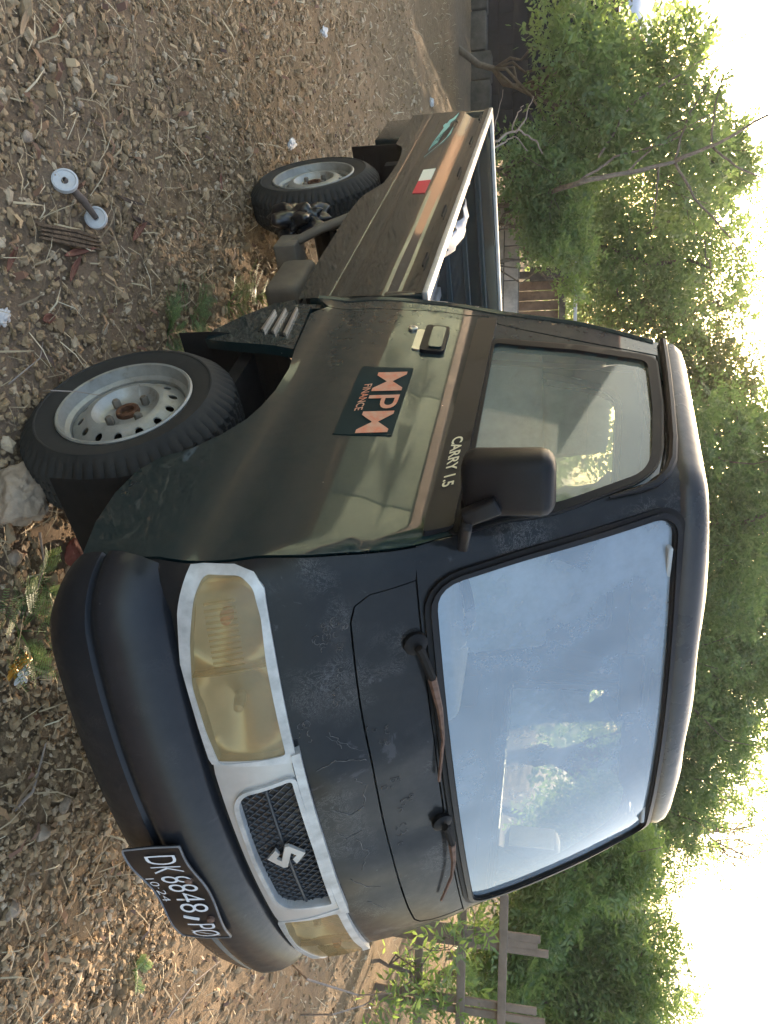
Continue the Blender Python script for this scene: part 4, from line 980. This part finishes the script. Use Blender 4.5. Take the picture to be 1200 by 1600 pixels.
branch_tree('dry_shrub', 'pale leafless shrub twigs just beyond the tailgate', 'shrub', [
    ('stem', .014, .010, [(560, 225, .1), (690, 230, 0), (770, 222, 0)]), ('twig', .010, .005, [(770, 222, 0), (800, 206, 0), (815, 205, 0), (838, 220, 0), (848, 240, 0)]), ('twig', .008, .004, [(770, 235, 0), (790, 222, .05), (806, 214, 0), (824, 236, 0)]),
    ('twig', .007, .003, [(806, 208, 0), (822, 185, 0), (834, 150, 0)]), ('twig', .006, .003, [(800, 206, 0), (808, 180, 0), (818, 165, 0)]), ('twig', .005, .002, [(772, 205, 0), (776, 185, 0), (786, 140, 0)])], 6.6, b0, 'twig')
# ------------------------------------------------------------------ dark block wall with a tin roofed shed behind
def wall(name, label, cat, c, along, n_len, n_hi, bl, bh, bt, bm_, mm, off=0.5, z0=0.0):
    along = Vector(along).normalized(); t = thing(name, label, cat, c); nrm = Vector((-along.y, along.x, 0))
    L = n_len*bl; H = n_hi*bh
    Mx = Matrix(((along.x, nrm.x, 0, 0), (along.y, nrm.y, 0, 0), (0, 0, 1, 0), (0, 0, 0, 1)))
    mb = MB(); o = Vector(c); MX = Matrix.Translation(o) @ Mx
    mb.box((-L/2-.0, -bt/2+.012, z0), (L/2, bt/2-.012, z0+H), MX); mb.build('mortar', mm, t)
    ms = []
    for k in range(3):
        bmx = MB(); j = lambda: random.uniform(-.004, .004)
        bmx.box((-bl/2+.007+j(), -bt/2+j(), .006), (bl/2-.007+j(), bt/2+j(), bh-.006)); b = bmx.build('block', bm_, None, bevel=.006); ms.append(b.data); bpy.data.objects.remove(b)
    for r in range(n_hi):
        for k in range(n_len - (r % 2)):
            b = link('block', random.choice(ms), None, t); x = -L/2 + (k+.5+(off if r % 2 else 0))*bl
            b.matrix_local = Mx @ Matrix.Translation((x, random.uniform(-.006, .006), z0+r*bh)) @ Matrix.Rotation(random.uniform(-.006, .006), 4, 'Z')
    return t
wc = dirs(-25, 11.0); wall('block_wall', 'black concrete block wall behind the broadleaf tree', 'wall', wc, RH + FH*.12, 11, 9, .40, .19, .15, MT['black_block'], MT['mortar'], z0=.16)
ft = thing('wall_footing', 'rough grey concrete footing under the black block wall', 'footing', wc - FH*.14)
Mx = Matrix.Translation(wc - FH*.14) @ Matrix.Rotation(math.atan2((RH+FH*.12).y, (RH+FH*.12).x), 4, 'Z')
mb = MB(); x = -2.25
while x < 2.1:
    w = random.uniform(.25, .5); mb2 = MB(); mb2.box((x, -.12-random.uniform(0, .05), -.02), (x+w-.015, .10, .24+random.uniform(-.04, .05)), Mx); mb2.build('footing_stone', MT['footing'], ft, bevel=.02); x += w
rf = dirs(-20, 11.8); rt = thing('tin_roof', 'pale corrugated tin roof edge above the dark wall', 'roof', rf)
V = []; F = []; nc = 40
for i in range(nc+1):
    q = -1.5 + 2.0*i/nc; zz = .018*math.cos(i*math.pi/2)
    for k in range(2): p = rf + RH*q + FH*(k*1.3) + Vector((0, 0, 2.02+k*.42+zz)) - rf; V.append(p)
for i in range(nc): F.append((2*i, 2*i+2, 2*i+3, 2*i+1))
me = bpy.data.meshes.new('sheet'); me.from_pydata([tuple(v) for v in V], [], F); finish(me, True, 60); sh = link('sheet', me, MT['corrug'], rt); md = sh.modifiers.new('s', 'SOLIDIFY'); md.thickness = .006
for q, k in ((-1.5, .1), (.3, .1), (-1.5, 1.2), (.3, 1.2)): p = rf + RH*q + FH*k; MB().bar(p, p + Vector((0, 0, 2.05+k*.3)), .09, .09, FH).build('post', MT['wood'], rt)
# low pale wall and small shed behind the bed
wall('low_wall', 'low pale block wall seen over the tailgate', 'wall', dirs(440, 10.2), RH - FH*.05, 5, 4, .42, .18, .14, MT['pale_block'], MT['footing'])
sd = dirs(455, 11.4); shd = thing('small_shed', 'small brown shed with grey lintel behind the load bed', 'shed', sd)
def sbox(nm, x0, x1, y0, y1, z0, z1, m_, p_=None):
    Mx = Matrix.Translation(sd) @ Matrix.Rotation(math.atan2(RH.y, RH.x), 4, 'Z'); return MB().box((x0, y0, z0), (x1, y1, z1), Mx).build(nm, m_, p_ or shd, bevel=.006)
sbox('post', -.25, -.17, -.05, .05, 0, 1.22, MT['footing']); sbox('post', .55, .63, -.05, .05, 0, 1.22, MT['footing']); sbox('lintel', -.30, -.12, -.08, .06, .78, 1.34, MT['footing'])
for k in range(5): sbox('board', -.13+k*.135, -.005+k*.135, 0, .03, 0, 1.16, MT['brown_panel'])
sbox('beam', -.30, .70, -.06, .10, 1.17, 1.25, MT['footing']); sbox('roof', -.40, .80, -.15, .9, 1.36, 1.40, MT['corrug']); sbox('side_wall', .66, .72, .1, .8, 0, 1.3, MT['brown_panel'])
# ------------------------------------------------------------------ weathered plank fence beside the shrubs
FO = dirs(1500, 6.2); fc = thing('plank_fence', 'grey weathered plank fence in front of the light green shrubs', 'fence', FO)
def fpt(q, z, dd=0): return FO + RH*q + FH*dd + Vector((0, 0, z))
for z, a, b in ((.34, -.55, 1.5), (.66, -.45, 1.6), (.965, -.52, 1.6)): MB().bar(fpt(a, z+.01), fpt(b, z-.01), .028, .062).build('rail', MT['wood'], fc, bevel=.004)
for q, h in ((-.22, 1.24), (-.12, 1.30), (-.165, 1.22), (.31, 1.22), (.385, 1.28), (.86, 1.25), (.95, 1.2)): MB().bar(fpt(q, 0, .035), fpt(q+.01, h, .035), .055, .022, FH).build('post', MT['wood'], fc, bevel=.003)
MB().bar(fpt(-.55, 0, .0), fpt(-.55, 1.0, 0), .06, .05, FH).build('post', MT['wood'], fc, bevel=.003)
# across the lot, out of frame: a pale wall added for the door reflection, and a house that shows in it
bwl = thing('reflection_wall', 'long pale plastered wall added out of frame for the lower door reflection', 'wall', (-8, -5.6, 0))
for k in range(6): MB().box((-15+2.4*k, -5.7, 0), (-12.62+2.4*k, -5.55, 1.05)).build('wall_panel', MT['cream_wall'], bwl, bevel=.01)
MB().box((-15.05, -5.74, 1.052), (-.55, -5.51, 1.12)).build('coping', MT['pale_block'], bwl, bevel=.01)
for lab, cx, cy in (('dark tree added out of frame to darken the front door reflection', -6.5, -8.0), ('second dark tree added to darken the reflection beside the door seam', -2.0, -8.5)):  # unseen trees added to darken what the door mirrors
    make_tree('reflection_tree', lab, 'tree', [(Vector((cx+random.uniform(-1.5, 1.5), cy+random.uniform(-1, 1), random.uniform(1.5, 4.5))), 1.0, 260) for _ in range(9)], (cx, cy, 0), (.14, .05), 'leaf_dark', 6, .3, .9, .12)
hp = Vector((-19.5, -8.6, 0)); hs_ = thing('house', 'terracotta house mirrored in the truck side window', 'house', hp); HM = Matrix.Translation(hp)
wl = MB().box((-3.6, -2, 0), (3.6, 2, 3.6), HM).build('wall', MT['terracotta'], hs_)
for x in (-2, 1.2): MB().box((x-.6, 1.98, 2.5), (x+.6, 2.03, 3.3), HM).build('window', MT['cream_wall'], hs_, bevel=.01)
MB().add([HM @ Vector(p) for p in ((-4.1, -2.6, 3.5), (4.1, -2.6, 3.5), (4.1, 2.6, 3.5), (-4.1, 2.6, 3.5), (-3.0, 0, 5.0), (3.0, 0, 5.0))], [(0, 1, 5, 4), (2, 3, 4, 5), (1, 2, 5), (3, 0, 4), (3, 2, 1, 0)]).build('roof', MT['brick'], hs_, smooth=False)
# haze: humid air glowing faintly toward the low sun
hz = MB().box((-152, -152, -1.4), (152, 152, 9.0)).build('haze', None, None, smooth=False); hz['kind'] = 'stuff'
hm = bpy.data.materials.new('warm_haze'); hm.use_nodes = True; t = hm.node_tree; t.nodes.clear(); pv = t.nodes.new('ShaderNodeVolumePrincipled'); o_ = t.nodes.new('ShaderNodeOutputMaterial')
pv.inputs['Color'].default_value = (.95, .95, .95, 1); pv.inputs['Density'].default_value = .0018; pv.inputs['Anisotropy'].default_value = .5
t.links.new(pv.outputs[0], o_.inputs['Volume']); hz.data.materials.append(hm)

# ================================================================== THINGS ON THE GROUND
def G(ix, iy, h=0.0):
    p = gnd(ix, iy); p.z = hgt(p.x, p.y) + h; return p
def lump(name, label, cat, c, rad, m, seed, sub=4, rough=.22, cut=.8, group=None):
    bm = bmesh.new(); bmesh.ops.create_icosphere(bm, subdivisions=sub, radius=1); o = Vector((seed*3.1, seed*1.7, seed))
    cuts = [(Vector((random.gauss(0, 1), random.gauss(0, 1), random.gauss(0, .7))).normalized(), random.uniform(cut*.85, cut*1.1)) for _ in range(9)]
    for v in bm.verts:
        p = v.co.copy()
        for n, d in cuts:
            e = p.dot(n)-d
            if e > 0: p -= n*e*.85
        p *= 1 + rough*MN.noise(p*1.3+o) + rough*.35*MN.noise(p*4+o) + rough*.15*MN.noise(p*11+o)
        v.co = Vector((p.x*rad[0], p.y*rad[1], p.z*rad[2]))
    me = bpy.data.meshes.new(name); bm.to_mesh(me); bm.free(); finish(me, True, 50)
    ob = link(name, me, m, None, c); tag(ob, label, cat, group); return ob
rk = G(42, 772); rk = onplane(35, 780, 2, .07)
lump('boulder', 'pale rough boulder wedged in front of the front tyre', 'rock', rk, (.085, .075, .085), MT['boulder'], 3, sub=5, rough=.42, cut=.75)
for (a, b, r, lab) in ((25, 772+30, .03, 'tan stone just below the boulder by the front tyre'), (55, 1300, .03, 'tan angular stone on the ground below the licence plate'), (15, 775+95, .028, 'pale stone under the front bumper beside the feathery weed'), (90, 1255, .026, 'grey rounded stone left of the licence plate'), (40, 215, .022, 'whitish stone beside the white disc roller'), (10, 1420, .03, 'grey stone at the picture edge near the plate'), (120, 255-90, .018, 'small tan stone above the white disc roller')):
    p = G(a, b); p.z += r*.4; lump('stone', lab, 'stone', p, (r, r*.8, r*.6), MT['boulder'], a+b, 3, .25, .75)
p = G(108, 862); p.z += .03; lump('broken_brick', 'broken red brick lying under the front bumper corner', 'brick', p, (.055, .045, .03), MT['brick'], 9, 3, .1, .6)
# roller: two white discs on a brown rod
a = G(86, 285, .03); b = G(136, 342, .028); rod = thing('disc_roller', 'brown rod with a white disc at each end lying on gravel', 'rod', (a+b)/2)
ax = (b-a).normalized(); MB().tube([a+(a-b)*.05, a.lerp(b, .5)+Vector((0, 0, .006)), b], [.010, .012, .008], 12).build('rod', MT['brownrod'], rod)
for c, tilt, r in ((a, Vector((.55, -.75, .55)), .036), (b, Vector((.8, -.55, .30)), .033)):
    n = tilt.normalized(); d = MB().lathe([(.0001, .006), (r*.2, .006), (r*.22, .002), (r*.3, .006), (r*.8, .008), (r*.86, .012), (r, .010), (r, -.004), (.0001, -.004)], 28, c, n).build('disc', MT['white_litter'], rod)
    MB().lathe([(.006, .0062), (.006, .0092), (.0001, .0092)], 10, c + n*.001, n).build('hub', MT['dark_metal'], d)
def leaf(name, label, c, L, w, az, m, curl=.25, tilt=.15, cat='leaf', group=None):
    c = Vector(c); V = []; F = []; n = 8
    d = Vector((math.cos(az), math.sin(az), 0)); s = Vector((-math.sin(az), math.cos(az), 0))
    for i in range(n+1):
        t = i/n; ww = w*math.sin(math.pi*min(1, t*.97+.03))**.8
        for k in (-1, -.5, 0, .5, 1):
            V.append(d*((t-.5)*L) + s*ww*k + Vector((0, 0, .006 + curl*ww*abs(k)**1.5 + tilt*L*(t-.5)**2*2 + tilt*.05*L*t)))
    for i in range(n):
        for k in range(4): q = i*5+k; F.append((q, q+5, q+6, q+1))
    me = bpy.data.meshes.new(name); me.from_pydata([tuple(v) for v in V], [], F); finish(me, True, 0); o = link(name, me, m, None, c); md = o.modifiers.new('s', 'SOLIDIFY'); md.thickness = .0012
    tag(o, label, cat, group); return o
def azof(p0, p1): a = gnd(*p0); b = gnd(*p1); return math.atan2(b.y-a.y, b.x-a.x), (b-a).length
def leaf2(p0, p1, w, m, label, name='dry_leaf', **k):
    az, L = azof(p0, p1); c = (gnd(*p0)+gnd(*p1))/2; c.z = hgt(c.x, c.y)+.008; return leaf(name, label, c, L, w, az, m, **k)
leaf2((88, 400), (138, 388), .010, MT['redleaf'], 'curled red brown leaf just below the bark strip')
leaf2((100, 440), (118, 400), .012, MT['redleaf'], 'dark red leaf hanging down from the curled leaf near bark')
leaf2((172, 306), (216, 322), .006, MT['darkleaf'], 'thin dark pod lying right of the white discs', name='seed_pod', cat='pod')
leaf2((196, 338), (228, 352), .009, MT['darkleaf'], 'dark curled leaf above the red leaf scrap')
leaf2((198, 376), (220, 348), .014, MT['redleaf'], 'bright red leaf scrap on open gravel')
leaf2((270, 210), (284, 252), .009, MT['tanleaf'], 'narrow grey leaf on gravel above the cab vents')
leaf2((338, 270), (340, 302), .012, MT['redleaf'], 'rust red leaf near the rear tyre')
leaf2((366, 312), (378, 332), .012, MT['tanleaf'], 'tan leaf lying against the rear tyre')
leaf2((60, 500), (80, 495), .014, MT['redleaf'], 'red leaf above the front tyre near white litter')
leaf2((150, 1195), (168, 1275), .012, MT['redleaf'], 'long rust red leaf below the bumper')
leaf2((0, 1270), (45, 1210), .007, MT['tanleaf'], 'long tan stem leaf at the picture edge below the bumper')
leaf2((22, 850), (36, 890), .009, MT['tanleaf'], 'pale dry leaf beside the boulder')
leaf2((0, 425), (18, 385), .010, MT['redleaf'], 'reddish leaf at the picture edge below the bark strip')
leaf2((20, 60), (40, 5), .010, MT['tanleaf'], 'orange dry frond in the picture corner')
leaf2((132, 1190), (150, 1175), .014, MT['foil'], 'orange leaf scrap shining under the bumper')
# bark strip
az, L = azof((55, 362), (150, 382)); c = (gnd(55, 362)+gnd(150, 382))/2; c.z = hgt(c.x, c.y); bk = thing('bark_strip', 'ragged strip of brown bark beside the white disc roller', 'bark', c)
for k in range(4):
    o = Vector((-math.sin(az), math.cos(az), 0))*(k-1.5)*.011; d = Vector((math.cos(az), math.sin(az), 0)); e = random.uniform(-.02, .02)
    MB().tube([c+o-d*(L*.5+e)+Vector((0, 0, .012)), c+o*1.2+Vector((0, 0, .022)), c+o+d*(L*.5-e*.6)+Vector((0, 0, .014))], [.004, .0085, .003], 6).build('fibre', MT['bark_chip'], bk)
def crumple(name, label, cat, c, rad, m, seed, amp=.5, sub=4):
    bm = bmesh.new(); bmesh.ops.create_icosphere(bm, subdivisions=sub, radius=1); o = Vector((seed, seed*2.3, seed*.7))
    for v in bm.verts:
        p = v.co.copy(); k = 1 + amp*(abs(MN.noise(p*1.4+o))*1.8-.5) + amp*.3*(abs(MN.noise(p*3.2+o))-.3); v.co = Vector((p.x*k*rad[0], p.y*k*rad[1], p.z*k*rad[2]))
    me = bpy.data.meshes.new(name); bm.to_mesh(me); bm.free(); finish(me, True, 70); ob = link(name, me, m, None, c); tag(ob, label, cat); return ob
for a, b, r, lab in ((2, 495, .035, 'white crumpled litter at the picture edge above the front tyre'), (455, 225, .05, 'white and dark scrap of litter beyond the rear tyre'), (505, 50, .05, 'white scrap of paper on the far orange ground'), (672, 160, .07, 'white litter near the footing of the dark wall'), (395, 1395-10, .02, 'small white scrap below the left end of the bumper')):
    p = G(a, b, r*.2); crumple('litter', lab, 'litter', p, (r, r*.55, r*.28), MT['white_litter'], a)
# snack wrapper
p = G(22, 1045, .02); wr = thing('snack_wrapper', 'torn orange and white snack wrapper under the feathery weed', 'wrapper', p)
for k, (m_, o) in enumerate((('foil', (-.012, -.01, 0)), ('white_litter', (.012, .006, .006)), ('foil', (.02, -.02, -.004)))):
    q = crumple('sheet', '', '', Vector(o), (.026, .018, .010), MT[m_], 20+k, .9); q.parent = wr
# black bag hanging by the rear wheel
bp = onplane(468, 345, 1, -.64); bgt = crumple('plastic_bag', 'black crumpled plastic bag caught beside the rear tyre', 'bag', bp, (.12, .07, .14), MT['bag'], 5, .55, 5); bgt.rotation_euler = (0, .5, 0)
# grey plastic sheet over the bed rail
V = []; F = []; nu, nv = 26, 14
for i in range(nu):
    for j in range(nv):
        t = i/(nu-1); w = j/(nv-1)
        x = -1.0 - t*.78; y = -.700 + w*(.20 + .30*t); drop = w*(.10+.1*w)
        z = 1.0 + .075*math.sin(math.pi*min(1, t*1.15))**2*math.sin(math.pi*min(1, w*1.6+.1)) + .03*MN.noise(Vector((x*9, y*9, 1))) + .015*MN.noise(Vector((x*25, y*25, 1))) - drop*1.4
        V.append((x, y + .02*MN.noise(Vector((x*8, z*8, 4))), max(z, .70)))
for i in range(nu-1):
    for j in range(nv-1): q = i*nv+j; F.append((q, q+1, q+nv+1, q+nv))
me = bpy.data.meshes.new('plastic_sheet'); me.from_pydata(V, [], F); finish(me, True, 0); o = link('plastic_sheet', me, MT['tarp']); tag(o, 'crumpled grey plastic sheet hung inside the load bed rail', 'sheet'); o.modifiers.new('s', 'SOLIDIFY').thickness = .003
# feathery weeds
def fern(name, label, c, fronds, group=None):
    """fronds: (azimuth, elevation, length, pinnae)"""
    c = Vector(c); t = thing(name, label, 'weed', c, group); Vs = []; k0 = 0; st = MB()
    for az, el, L, npn in fronds:
        d = Vector((math.cos(az)*math.cos(el), math.sin(az)*math.cos(el), math.sin(el))); pts = [c + d*L*q - Vector((0, 0, 1))*L*.35*q*q for q in (0, .25, .5, .75, 1)]
        st.tube(pts, [.002, .0018, .0015, .001, .0006], 4)
        for k in range(npn):
            q = .25+.75*(k//2+1)/(npn/2+.5); q = min(q, 1); b = c + d*L*q - Vector((0, 0, 1))*L*.35*q*q; sd = 1 if k % 2 else -1
            side = d.cross(Vector((0, 0, 1))).normalized(); pd = (side*sd*.85 + d*.55 + Vector((0, 0, random.uniform(-.1, .25)))).normalized(); pl = L*random.uniform(.32, .46)
            n_ = 18; w = pd.cross(Vector((random.uniform(-.2, .2), random.uniform(-.2, .2), 1))).normalized()
            st.tube([b, b+pd*pl], [.0009, .0005], 3)
            for i in range(n_):
                qq = (i//2+.6)/(n_/2); e = b + pd*pl*qq; sg = 1 if i % 2 else -1; ld = (w*sg + pd*.25).normalized(); ll = .011*(1-.4*abs(qq-.4)); ww = pd*.0010
                Vs += [e-ww, e+ww, e+ld*ll+ww*.8, e+ld*ll-ww*.8]
    st.build('stem', MT['leaf_mid'], t, angle=0)
    V = np.array([v[:] for v in Vs]) - np.array(c[:]); link('foliage', np_mesh('foliage', V, np.arange(len(V)).reshape(-1, 4), MT['fern']), None, t); return t
random.seed(21)
def fr(n, L, e0=.2, e1=.9): return [(random.uniform(0, 6.28), random.uniform(e0, e1), L*random.uniform(.7, 1.2), 8) for _ in range(n)]
GW = 'feathery weeds growing in the gravel'
fern('feathery_weed', 'large feathery green weed under the front bumper', G(25, 985), fr(13, .16), GW)
fern('feathery_weed', 'small yellowish feathery weed tip against the bumper corner', onplane(60, 915, 2, .02), fr(5, .10, .5, 1.1), GW)
fern('feathery_weed', 'low feathery weed just above the front tyre', G(265, 520), fr(9, .13), GW)
fern('feathery_weed', 'blue green feathery weed between the two others beside the cab quarter', G(300, 490), fr(8, .15), GW)
fern('feathery_weed', 'upright feathery weed behind the louvred cab quarter', G(355, 478), fr(6, .15, .5, 1.1), GW)
fern('feathery_weed', 'feathery weed under the cab beside the fuel tank', G(400, 465), fr(7, .17, .5, 1.1), GW)
fern('feathery_weed', 'tiny green weed on the ground below the licence plate', G(200, 1515), fr(4, .07, .5, 1.2), GW)
# dead stems
def stem(label, pts, r, name='dry_stick'):
    P = [Vector(p) for p in pts]; o = MB().tube(P, [r*(1-.6*k/(len(P)-1)) for k in range(len(P))], 6).build(name, MT['twig'], None); tag(o, label, 'stick'); return o
stem('thin dry stem rising beside the boulder to the weed', [G(55, 832, .01), G(52, 880, .03), G(40, 925, .03)], .004)
stem('grey stick lying under the bumper by the wrapper', [G(45, 1060, .012), G(65, 1045, .025), G(90, 1030, .02)], .003)
stem('brown fallen stick at the lower picture edge below the bumper', [G(10, 1265, .01), G(35, 1235, .02), G(60, 1160, .015)], .006)
stem('dry stalk arching from the ground onto the front rim', [G(60, 612, .02), onplane(80, 610, 1, -.82), onplane(120, 612, 1, -.78), onplane(158, 618, 1, -.74)], .0022)
stem('long dry stalk left of the front tyre', [G(10, 600, .01), G(40, 560, .05), G(60, 535, .02)], .0022)
stem('pale arching bramble stem under the left bumper end', [G(440, 1490, .0), onplane(480, 1530, 2, .25), onplane(560, 1555, 2, .45), onplane(610, 1552, 2, .62)], .007)
stem('second pale bramble stem crossing near the fence', [G(470, 1585, .0), onplane(520, 1585, 2, .22), onplane(570, 1570, 2, .36), onplane(605, 1545, 2, .5)], .006)
stem('dry grass stalk lying below the plate', [G(255, 1590, .01), G(290, 1530, .03), G(330, 1500, .02)], .004)
